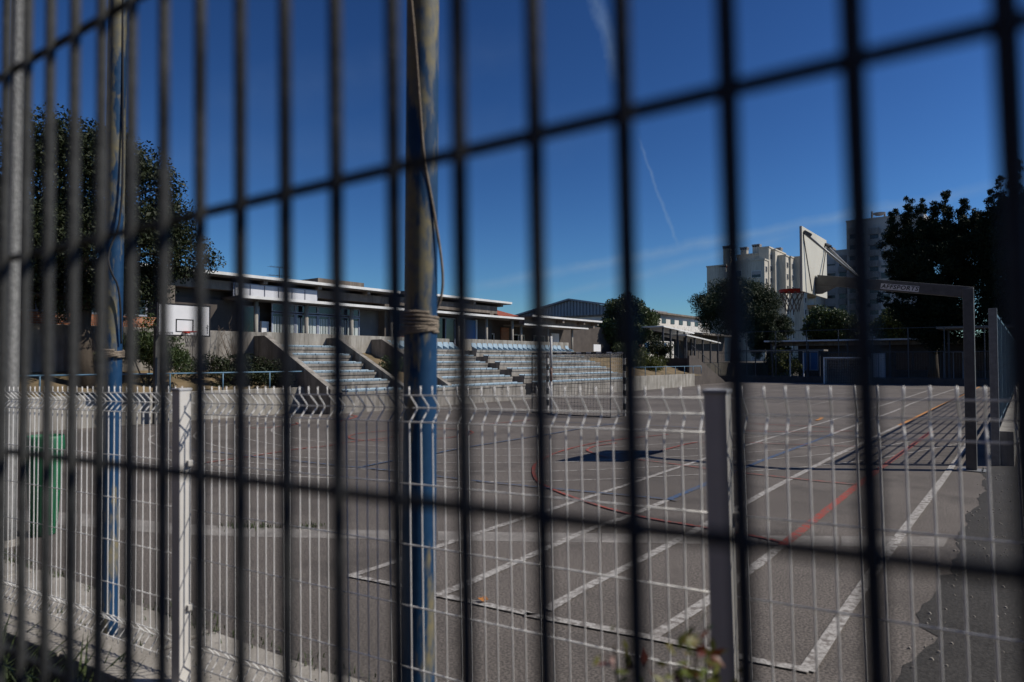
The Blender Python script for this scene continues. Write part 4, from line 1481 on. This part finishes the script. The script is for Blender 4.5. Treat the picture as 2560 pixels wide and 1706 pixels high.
wk = empty('covered_walkway', (-22.5, 52, 1.5), label='covered walkway with white roof edges behind the stairs', cat='walkway')
for (y0, y1, x0, x1, z0, z1) in ((47.5, 53.5, -24.2, -22.2, 4.35, 4.0), (50.5, 58.0, -23.8, -21.6, 3.75, 3.25)):
    ox, oy, oz = wk.location
    MB().hexa([(x0 - ox, y0 - oy, z0 - oz), (x1 - ox, y0 - oy, z0 - oz), (x1 - ox, y1 - oy, z1 - oz), (x0 - ox, y1 - oy, z1 - oz),
               (x0 - ox, y0 - oy, z0 + .1 - oz), (x1 - ox, y0 - oy, z0 + .1 - oz), (x1 - ox, y1 - oy, z1 + .1 - oz), (x0 - ox, y1 - oy, z1 + .1 - oz)]).build('roof', 'fascia_white', wk)
    for k in range(5):
        yy = y0 + .3 + (y1 - y0 - .6) * k / 4
        zz = z0 + (z1 - z0) * (yy - y0) / (y1 - y0)
        part_box(wk, 'column', 'metal_dark', x1 - .25, x1 - .13, yy - .06, yy + .06, 1.5, zz)
part_box(wk, 'brick_wall', 'brick', -26.5, -26.2, 50.2, 51.6, 1.5, 3.4)
part_box(wk, 'plaster_wall', 'plaster_white', -26.5, -26.1, 51.61, 58, 1.5, 3.5)
for k in range(3):
    part_box(wk, 'window', 'door_blue', -26.099, -26.05, 52 + 1.7 * k, 52.9 + 1.7 * k, 2.3, 3.3)

# ================================================================ FAR END: wall, tall mesh fence, building
fw_ = empty('far_wall', (-12, 55.1, 0), label='dark low wall along the far end of the court', cat='wall')
for k in range(7):
    part_box(fw_, 'wall_panel', 'wall_dark', -21.0 + 3.0 * k, -18.005 + 3.0 * k, 55.05, 55.3, -.05, .46)
ff = empty('tall_fence', (-12, 55.18, .46), label='tall dark tube fence with rails along the far end', cat='fence')
fx = [-20.8, -18.4, -16.05, -13.7, -11.4, -9.1, -6.8, -4.6, -2.3, -.35]
for x in fx:
    MB().tube([(x + 12, 0, -.0), (x + 12, 0, 3.66)], .035, 8).build('post', 'metal_dark', ff)
for z in (.05, 1.92, 3.64):
    MB().tube([(-8.8, -.03, z), (11.65, -.03, z)], .026, 6).build('rail', 'metal_dark', ff)
m = MB()
for x in np.arange(-20.7, -.4, .16):
    m.tube([(x + 12, .04, 0.06), (x + 12, .04, 1.9)], .0045, 3, cap=False)
for z in np.arange(.15, 1.9, .16):
    m.tube([(-8.8, .04, z), (11.6, .04, z)], .0045, 3, cap=False)
m.build('wire_mesh', 'metal_dark', ff)

fbld = empty('far_school_block', (-10, 66, 0), label='low school block coloured dark for shade, with wide windows beyond the far fence', cat='building')
part_box(fbld, 'wall', 'wall_dark', -17.2, 8, 66.2, 76, -.05, 3.2)  # wall and frames coloured darker to carry the shade of the trees
part_box(fbld, 'roof', 'soffit', -19.8, 8.6, 64.4, 77, 3.45, 3.6)
part_box(fbld, 'roof_edge', 'panel_white', -19.8, 8.6, 64.34, 64.395, 3.50, 3.62)
part_box(fbld, 'roof_beam', 'concrete_brown', -19.4, 8.2, 65.2, 65.5, 3.1, 3.445)
ox, oy, oz = fbld.location
for k, (x0, x1, z0, z1, mt) in enumerate(((-16.8, -15.4, .8, 2.6, 'door_blue'), (-14.6, -12.0, .9, 2.5, 'window_dark'), (-11.0, -9.9, .1, 2.4, 'panel_white'), (-9.2, -6.4, .8, 2.5, 'window_dark'),
                                          (-5.6, -4.2, .1, 2.5, 'window_dark'), (-3.6, -.9, .8, 2.5, 'window_dark'), (-.2, 2.2, .8, 2.5, 'window_dark'))):
    f = MB()
    f.box(x0 - ox, x1 - ox, .13, .195, z0, z0 + .08).box(x0 - ox, x1 - ox, .13, .195, z1 - .08, z1)
    f.box(x0 - ox, x0 - ox + .08, .13, .195, z0 + .08, z1 - .08).box(x1 - ox - .08, x1 - ox, .13, .195, z0 + .08, z1 - .08)
    f.box((x0 + x1) / 2 - ox - .04, (x0 + x1) / 2 - ox + .04, .13, .195, z0 + .08, z1 - .08)
    w = f.build('window', 'metal_dark' if k % 2 else 'frame_pale', fbld)
    MB().box(x0 - ox + .07, x1 - ox - .07, .16, .205, z0 + .07, z1 - .07).build('pane', mt, w)
for k in range(9):
    part_box(fbld, 'column', 'metal_dark', -19.3 + 3.3 * k, -19.18 + 3.3 * k, 64.7, 64.82, -.05, 3.44)

arc = empty('covered_passage', (-20, 61, 0), label='covered passage on slim white columns left of the far block', cat='walkway')
part_box(arc, 'roof', 'soffit', -21.3, -13.6, 60.2, 61.8, 2.55, 2.68)
for x in (-20.9, -19.4, -17.9, -16.4, -15.3, -14.0):
    part_box(arc, 'column', 'panel_white' if x in (-16.4, -15.3) else 'metal_dark', x - .04, x + .04, 60.5, 60.6, -.05, 2.549)
cr = empty('raised_canopy', (-1.5, 60, 0), label='raised thin canopy roof near the far right corner', cat='canopy')
part_box(cr, 'roof', 'soffit', -5.2, 2.5, 56.5, 60.5, 4.05, 4.2)
for x in (-4.6, -1.8, 1.2):
    part_box(cr, 'column', 'metal_dark', x - .06, x + .06, 58.4, 58.52, -.05, 4.049)

# ================================================================ SIDE WALL AND PANEL FENCE ON THE RIGHT
sw = empty('side_wall', (-.32, 14, 0), label='low sunlit concrete wall running along the right side', cat='wall')
for k in range(10):
    part_box(sw, 'wall_block', 'concrete_light', -.42, -.21, 14.05 + 3.9 * k, 14.05 + 3.9 * k + 3.89, -.05, .585 + .006 * (k % 2), bevel=.012)
pfn = empty('panel_fence', (-.46, 14.0, 0), label='steel frame panel fence with square grid on the right wall', cat='fence')
ox, oy = -.46, 14.0
MB().box(-.06, .06, -.09, -.01, 0.0, 2.68).build('end_post', 'galvanised', pfn, bevel=.006)
PL = 3.0
for k in range(12):
    y0 = .06 + PL * k
    fr_ = MB()
    fr_.box(-.02, .02, y0, y0 + .06, .62, 2.66).box(-.02, .02, y0 + PL - .10, y0 + PL - .04, .62, 2.66)
    fr_.box(-.019, .019, y0 + .06, y0 + PL - .10, .62, .67).box(-.019, .019, y0 + .06, y0 + PL - .10, 2.61, 2.66)
    fo = fr_.build('panel_frame', 'panel_blue', pfn)
    n = 9
    hb = MB().box(-.011, .011, y0 + .06, y0 + PL - .10, -.009, .009).mesh('grid_bar', 'panel_blue')
    for j in range(1, n):
        inst('grid_bar', hb, fo, (0, 0, .645 + (2.635 - .645) * j / n))
    vb = MB().box(-.009, .009, -.009, .009, .67, 2.61).mesh('grid_bar', 'panel_blue')
    for j in range(1, 11):
        inst('grid_bar', vb, fo, (.014, y0 + .03 + (PL - .10) * j / 11, 0))
    MB().box(-.035, .035, y0 + PL - .04, y0 + PL + .06, .585, 2.68).build('post', 'panel_blue', pfn)

# ================================================================ APARTMENT BLOCKS
ap = empty('apartment_block', (-55, 175, 0), label='beige stepped apartment block with chimneys behind the pine', cat='apartment block')


def ap_block(parent, px0, px1, ytop, yp, depth, material='apartment', zbot=0.0, name='wall', cap=True):
    a, b = at_y(px0, ytop, yp), at_y(px1, ytop, yp)
    ox, oy, oz = parent.location
    zt_ = a.z
    o = MB().box(a.x - ox, b.x - ox, yp - oy, yp + depth - oy, zbot, zt_).build(name, material, parent)
    if cap:
        MB().box(a.x - ox - .15, b.x - ox + .15, yp - oy - .15, yp + depth - oy + .15, zt_ + .002, zt_ + .35).build('coping', material, o)
    return a.x, b.x, zt_, o


def ap_window(parent, px, py, w, h, yp, kind='shutter', wallside='-Y', frame='frame_white'):
    c = at_y(px, py, yp)
    ox, oy, oz = parent.location
    f = MB().box(c.x - w / 2 - .1 - ox, c.x + w / 2 + .1 - ox, yp - .12 - oy, yp + .05 - oy, c.z - h / 2 - .1, c.z + h / 2 + .1).build('window', frame, parent)
    MB().box(c.x - w / 2 - ox, c.x + w / 2 - ox, yp - .14 - oy, yp - oy, c.z - h / 2, c.z + h / 2).build('pane', 'window_dark', f)
    if kind == 'shutter':
        k = random.uniform(.35, .9)
        MB().box(c.x - w / 2 + .03 - ox, c.x + w / 2 - .03 - ox, yp - .19 - oy, yp - .145 - oy, c.z + h / 2 - h * k, c.z + h / 2).build('shutter', 'shutter', f)


def side_windows(parent, xface, yc, zs, w=1.1, h=1.3):
    ox, oy, oz = parent.location
    for z in zs:
        f = MB().box(xface - .03 - ox, xface + .1 - ox, yc - w / 2 - .08 - oy, yc + w / 2 + .08 - oy, z - h / 2 - .08, z + h / 2 + .08).build('window', 'frame_white', parent)
        MB().box(xface + .02 - ox, xface + .12 - ox, yc - w / 2 - oy, yc + w / 2 - oy, z - h / 2, z + h / 2).build('pane', 'window_dark', f)


blocks = [(1767, 1815, 669, 166.0, 14), (1812, 1911, 659, 168, 12), (1842, 1899, 641, 172, 12), (1897, 1922, 622, 171, 10),
          (1924, 1938, 627, 173, 9), (1934, 1964, 643, 175, 8), (1964, 1977, 645, 178, 8), (1977, 2008, 646, 181, 9), (2008, 2040, 690, 186, 9)]
for i, (p0, p1, yt, yp, dp) in enumerate(blocks):
    xa_, xb_, zt_, wo = ap_block(ap, p0, p1, yt, yp, dp)
    if i in (1, 3, 5, 6, 7):
        side_windows(ap, xb_, yp + 1.4, [zt_ - 2.2 - 3.0 * k for k in range(11) if zt_ - 2.2 - 3.0 * k > 3])
for (p0, p1, yt, yb_, yp) in ((1808, 1826, 616, 672, 167), (1851, 1866, 619, 645, 174), (1881, 1898, 612, 645, 173), (1941, 1951, 620, 645, 178)):
    a, b = at_y(p0, yt, yp), at_y(p1, yt, yp)
    zb_ = at_y(p0, yb_, yp).z
    ox, oy, oz = ap.location
    ch = MB().box(a.x - ox, b.x - ox, yp - oy, yp + 1.6 - oy, zb_ - 1, a.z - .7).build('chimney', 'apartment', ap)
    MB().box(a.x - .15 - ox, b.x + .15 - ox, yp - .15 - oy, yp + 1.75 - oy, a.z - .3, a.z).build('chimney_cap', 'tower_band', ch)
    for k in range(4):
        xx = a.x + (b.x - a.x) * k / 3
        MB().box(xx - .1 - ox, xx + .1 - ox, yp - .05 - oy, yp + 1.65 - oy, a.z - .699, a.z - .301).build('chimney_vent', 'tower_band', ch)
for k in range(9):
    for px_ in (1842, 1891):
        ap_window(ap, px_, 686 + 27 * k, 2.2, 1.6, 168, random.choice(('shutter', 'plain')))
for px_, py_ in ((1858, 658), (1868, 658)):
    ap_window(ap, px_, py_, .8, .8, 172, 'plain', frame='tower_band')
MB().extrude([(at_y(1794, 672, 166).x + 55, -9, at_y(1794, 668, 166).z), (at_y(1816, 668, 166).x + 55, -9, at_y(1816, 668, 166).z), (at_y(1816, 668, 166).x + 55, -9, at_y(1816, 664, 166).z)], (0, 4, 0)).build('tiled_roof', 'roof_tile', ap)
for k in range(7):     # tan balconies on the set-back end
    c0, c1 = at_y(2015, 728 + 27 * k, 185.9), at_y(2040, 728 + 27 * k, 185.9)
    ox, oy, oz = ap.location
    bal = MB().box(c0.x - ox, c1.x - ox, 184.4 - oy, 185.95 - oy, c0.z - 1.9, c0.z - 1.0).build('balcony', 'balcony_tan' if k < 6 else 'apartment', ap)
    MB().box(c0.x + .3 - ox, c1.x - .6 - ox, 185.85 - oy, 185.99 - oy, c0.z - 1.0, c0.z + .7).build('window', 'frame_white' if k % 2 else 'window_dark', bal)

tw_ = empty('tower_block', (-30, 192, 0), label='tall grey apartment tower behind the right hoop', cat='apartment block')
ap_block(tw_, 2038, 2118, 634, 196, 14, 'tower')
tx0, tx1, tzt, _ = ap_block(tw_, 2116, 2310, 556, 190, 18, 'tower')
a, b = at_y(2066, 622, 200), at_y(2086, 622, 200)
MB().box(a.x + 30, b.x + 30, 6, 10, 20, a.z).build('lift_house', 'tower_band', tw_)
for (p0, p1, yp) in ((2096, 2117, 195.9), (2122, 2142, 189.9), (2172, 2198, 189.9)):
    for k in range(11):
        y0 = (640 if yp > 195 else 572) + 27.2 * k
        c0, c1 = at_y(p0, y0, yp), at_y(p1, y0 + 13, yp)
        ox, oy, oz = tw_.location
        bo_ = MB().box(c0.x - ox, c1.x - ox, yp - .5 - oy, yp + .05 - oy, c1.z, c0.z).build('balcony', 'shutter' if yp > 195 else 'tower_band', tw_)
        nb = 7
        for j in range(nb):
            xx = c0.x + (c1.x - c0.x) * (j + .5) / nb
            MB().box(xx - .06 - ox, xx + .06 - ox, yp - .58 - oy, yp - .501 - oy, c1.z + .05, c0.z - .05).build('balcony_rib', 'tower_band' if yp > 195 else 'shutter', bo_)
        c2 = at_y(p1, y0 + 24, yp)
        MB().box(c0.x + .2 - ox, c1.x - .2 - ox, yp - .06 - oy, yp + .06 - oy, c2.z, c1.z - .05).build('window', 'window_dark', tw_)
for k in range(11):
    for px_, w_ in ((2214, 2.0), (2152, 1.4), (2266, 1.8)):
        ap_window(tw_, px_, 580 + 27.2 * k + (0 if px_ != 2152 else 6), w_, 1.5, 190, random.choice(('shutter', 'shutter', 'plain')), frame='shutter')
    ap_window(tw_, 2078, 658 + 27.2 * k, 2.0, 1.4, 196, 'shutter', frame='shutter')
for px_, h2 in ((2180, 2.4), (2212, 1.8), (2225, 2.0)):
    c = at_y(px_, 552, 194)
    MB().tube([(c.x + 30, 2, c.z - 1), (c.x + 30, 2, c.z + h2)], .25, 6).build('roof_vent', 'tower_band', tw_)
c = at_y(2198, 548, 193)
MB().lathe([(0, 0), (.8, .12), (1.4, .45), (1.55, .75), (1.35, .5), (.8, .2)], 16).build('satellite_dish', 'tower_band', tw_).location = (c.x + 30, 1, c.z + .8)
tw_.children[-1].rotation_euler = (R(50), R(20), 0)

# ================================================================ TREES AND BUSHES
lt = CW(-11.9, 18.6, 0)
tb = Vector((-21.2, 7.3, 1.15))
tree('broadleaf_tree', 'large dark broadleaf tree before the left end of the school', 'tree', tb,
     (-21.2, 7.25, 5.7), (2.4, 2.7, 2.7), 120, .66, 60000, .095, 'leaf_dark', .24, elong=1.9, droop=.5, seed=3,
     extra=[(-20.2, 10.4, 4.9, .5), (-20.3, 10.1, 5.35, .45), (-20.5, 9.6, 5.6, .55), (-20.6, 9.6, 4.6, .55), (-20.4, 10.1, 4.5, .42), (-20.9, 9.2, 3.9, .55), (-21.4, 5.2, 8.0, .55), (-21.6, 5.9, 8.35, .45), (-21.8, 4.6, 7.2, .6), (-21.1, 8.4, 7.6, .6), (-20.6, 9.3, 6.6, .5),
            (-22.2, 3.8, 5.5, .9), (-21.2, 5.9, 7.4, .8), (-21.0, 6.6, 6.8, .8), (-21.0, 6.4, 5.6, .8), (-22.0, 4.2, 6.4, .8), (-22.4, 3.2, 6.6, .6), (-22.4, 3.0, 4.8, .7), (-21.9, 4.6, 4.6, .8), (-21.0, 7.4, 3.7, .6), (-22.2, 3.6, 4.0, .7), (-22.0, 4.4, 3.1, .6), (-21.4, 8.4, 3.3, .5)])
tree('round_tree', 'round clipped green tree at the right end of the stand', 'tree', (-26, 49, 1.5), (-26, 49, 4.5), (2.35, 2.35, 2.3), 85, .66, 24000, .17, 'leaf_hedge', .18, elong=1.6, seed=5)
tree('umbrella_pine', 'broad dark pine in front of the beige apartment block', 'tree', (-24, 68, 1.5), (-24, 68.5, 7.4), (4.4, 4.4, 2.6), 130, .95, 42000, .26, 'leaf_pine', .26, elong=5, seed=6, droop=-.2,
     extra=[(-21.5, 66, 4.4, .9), (-26.5, 67, 5.2, .8), (-24.5, 66, 4.6, .8)])
tree('small_conifer', 'small dark conifer right of the broad pine', 'tree', (-19.8, 66, 0), (-19.8, 66, 4.1), (1.9, 1.9, 2.8), 60, .62, 18000, .24, 'leaf_pine', .16, elong=5, seed=8, droop=-.2,
     extra=[(-19.8, 66, 7.0, .4), (-18.4, 66, 4.3, .5), (-21.0, 66, 5.6, .5)])
tree('leafy_tree', 'dark leafy tree right of the small conifer under the tower', 'tree', (-17.0, 80, 0), (-17, 80, 5.0), (2.9, 2.9, 2.4), 60, .9, 16000, .28, 'leaf_hedge', .2, elong=2, seed=9)
tree('leafy_tree', 'yellowish green tree in front of the tower, low', 'tree', (-10.0, 80, 0), (-10, 80, 4.6), (3.0, 3.0, 2.3), 60, .9, 15000, .28, 'leaf_yellow', .2, elong=2, seed=10)
def spires(tops, z0, r0, y, n=16, seed=0):
    rr = random.Random(seed)
    out = []
    for (x, zt_) in tops:
        lean = rr.uniform(-.35, .35)
        for k in range(n):
            a = (k / (n - 1)) ** .8
            w = (1 - a) * .55 + .10
            out.append((x + lean * (a - .5) + rr.gauss(0, 1) * w, y + rr.gauss(0, 1) * w, z0 + (zt_ - z0) * a + rr.uniform(-.2, .2), r0 * (.62 - .40 * a) * rr.uniform(.7, 1.3)))
    return out


tree('cypress_tree', 'tall ragged dark cypress behind the far fence', 'tree', (-5.9, 61.5, 0), (-5.9, 61.7, 7.8), (2.7, 2.4, 5.2), 150, .85, 80000, .20, 'leaf_cypress', .3, elong=3.0, seed=11, droop=-.5, core=.5,
     extra=spires([(-8.3, 14.0), (-7.5, 14.8), (-6.4, 14.6), (-5.6, 14.0), (-4.9, 14.8), (-3.8, 14.2), (-3.0, 13.2)], 10.0, 1.2, 61.6, n=22, seed=1)
     + spires([(-8.6, 7.6), (-9.3, 7.3), (-8.9, 6.4)], 6.4, .5, 61.0, 6, seed=2) + [(-6.9, 61, 4.0, .9), (-4.4, 61, 3.6, .9), (-5.6, 61, 3.0, .9), (-3.2, 61, 4.6, 1.0), (-2.9, 61, 3.2, .9), (-7.4, 61, 5.2, .8)])
tree('cypress_tree', 'tallest dark cypress at the right edge of the view', 'tree', (-.2, 60.5, 0), (-.2, 60.6, 7.9), (2.5, 2.3, 6.4), 150, .9, 76000, .20, 'leaf_cypress', .3, elong=3.0, seed=12, droop=-.5, core=.5,
     extra=spires([(-2.6, 12.6), (-2.0, 14.3), (-1.3, 15.4), (-.4, 16.4), (.7, 16.9), (1.6, 15.8)], 9.6, 1.2, 60.6, n=22, seed=3) + [(-2.6, 60.5, 5.0, .9), (-2.4, 60.5, 3.6, .9), (-1.0, 60.5, 3.2, .9)])

bush('oleander_bush', 'large dark oleander bush behind the left hoop', (-21.0, 9.0, 1.0), (1.25, 1.35, 2.0), 44, .34, 9000, .15, 'leaf_hedge', elong=4.5, droop=-.4)
bush('spreading_bush', 'low spreading dark bush left of the small stand', (-20.9, 11.8, .95), (1.05, 1.5, 1.05), 40, .28, 8000, .085, 'leaf_dark', lift=.4)
bush('spreading_bush', 'small bush on the bank against the small stand wall', (-20.5, 13.0, .95), (.7, .5, .7), 22, .22, 3500, .075, 'leaf_dark', lift=.4)
bush('ground_bush', 'tiny green bush on the bank between the two stands', (-20.3, 18.0, 1.3), (.5, .7, .55), 18, .2, 2200, .075, 'leaf_hedge', lift=.4)
bush('garden_bush', 'pale green bush left of the stairs behind the blue railing', (-20.4, 40.5, 1.1), (1.1, 1.7, 1.15), 30, .35, 4500, .13, 'leaf_yellow', lift=.4)
bush('garden_bush', 'dark upright bush beside the top of the stairs', (-21.6, 45.0, 1.5), (1.0, 1.3, 2.1), 30, .4, 5000, .14, 'leaf_dark', lift=.5)
bush('garden_bush', 'dark clump of bushes under the round tree', (-24.5, 46.5, 1.6), (1.2, 1.9, 1.5), 30, .4, 4500, .14, 'leaf_hedge', lift=.4)
bush('garden_bush', 'pale bush glimpsed under the broad pine beyond the fence', (-17.5, 63.5, 0), (1.6, 1.0, 2.6), 30, .5, 3500, .18, 'leaf_yellow', lift=.45)


def bare_shrub(name, label, base, h, n, spread, seed):
    rr = random.Random(seed)
    root = empty(name, base, label=label, cat='shrub')
    m = MB()
    for i in range(n):
        a, l = rr.uniform(0, 6.28), rr.uniform(.2, 1) * spread
        t = Vector((math.cos(a) * l, math.sin(a) * l, h * rr.uniform(.55, 1)))
        mid = t * .5 + Vector((rr.uniform(-.1, .1), rr.uniform(-.1, .1), .1))
        m.tube([(0, 0, 0), mid, t], [.012, .008, .004], 4)
        for _ in range(4):
            s = mid.lerp(t, rr.random())
            m.tube([s, s + Vector((rr.uniform(-.25, .25), rr.uniform(-.25, .25), rr.uniform(.05, .3)))], [.005, .0025], 3)
    m.build('twigs', 'twig', root)
    return root


bare_shrub('bare_shrub', 'leafless twiggy shrub against the terrace wall beside the small stand', (-22.2, 12.4, 1.25), 1.9, 22, .7, 4)
bare_shrub('bare_shrub', 'tall bare twiggy shrub between round tree and pine', (-23.5, 55, 1.5), 3.6, 40, 1.6, 5)
bare_shrub('bare_shrub', 'trailing dry creeper under the large broadleaf tree', (-21.6, 8.0, 1.2), 2.6, 30, .8, 6)

# unseen hedge and tree added for their shade, just right of the view
hd = empty('added_hedge', (3.0, 6.5, 0), label='unseen evergreen hedge added for shade, right of the view', cat='hedge')
cl_, rd_ = [], []
for _ in range(330):
    cl_.append((random.uniform(-.38, .5), random.uniform(-7.2, 7.4), random.uniform(.2, 2.2)))
    rd_.append(random.uniform(.28, .48))
p_, u_ = clump_points(cl_, rd_, 40000, .9, .2)
o = bpy.data.objects.new('foliage', leaf_mesh('foliage', p_, .14, 'leaf_hedge', 1.8, 0.1, outward=u_ * .5))
C.objects.link(o)
o.parent = hd
m = MB()
for k in range(16):
    m.tube([(0, -7 + .93 * k, -.1), (.05, -7 + .93 * k, 1.2), (0, -6.9 + .93 * k, 2.6)], [.05, .035, .012], 6)
m.build('stem', 'bark', hd)
tree('added_tree', 'unseen small tree added right of the view to shade the near fence', 'tree', (4.32, 2.1, .1), (4.22, 2.1, 5.2), (1.0, 1.0, 1.3), 44, .45, 22000, .10, 'leaf_dark', .11, seed=21)  # added out of view so its crown shades the near fence
# unseen dark building added behind the viewer to cut the sky's fill light
mat('blocker_brick', (0.14, 0.085, 0.06), 0.9, (0.10, 0.062, 0.045), 1.5, 6)
sb_ = empty('added_building', matrix=fence_matrix(-6.7, -11.1, 0.1), label='unseen dark building added behind the viewer to block sky light', cat='building')
MB().box(-45, 30, -10, 0, -1.2, 14.2).build('wall', 'blocker_brick', sb_)
MB().box(-45.3, 30.3, -10.3, .35, 14.203, 14.5).build('roof', 'soffit', sb_)
wf_ = MB().box(-.75, .75, -.02, .07, -.05, 1.65).mesh('window', 'frame_pale')
wp_ = MB().box(-.66, .66, -.01, .08, .04, 1.56).mesh('pane', 'window_dark')
for i in range(22):
    for j in range(4):
        w = inst('window', wf_, sb_, (-43 + 3.3 * i, 0, 1.3 + 3.3 * j))
        inst('pane', wp_, w)
# loose stones on the old tarmac
m = MB()
for _ in range(420):
    x, yy = random.uniform(-.62, .5), random.uniform(2.5, 13.5)
    r_ = random.uniform(.004, .013)
    z_ = .004
    m.hexa([(x - r_, yy - r_ * .8, z_), (x + r_ * .9, yy - r_, z_), (x + r_, yy + r_ * .7, z_), (x - r_ * .7, yy + r_, z_),
            (x - r_ * .5, yy - r_ * .5, z_ + r_), (x + r_ * .5, yy - r_ * .4, z_ + r_ * .8), (x + r_ * .4, yy + r_ * .5, z_ + r_), (x - r_ * .4, yy + r_ * .4, z_ + r_ * .7)])
tag(m.build('gravel', 'slab_concrete'), 'pale loose grit scattered on the dark tarmac', 'gravel', kind='stuff')
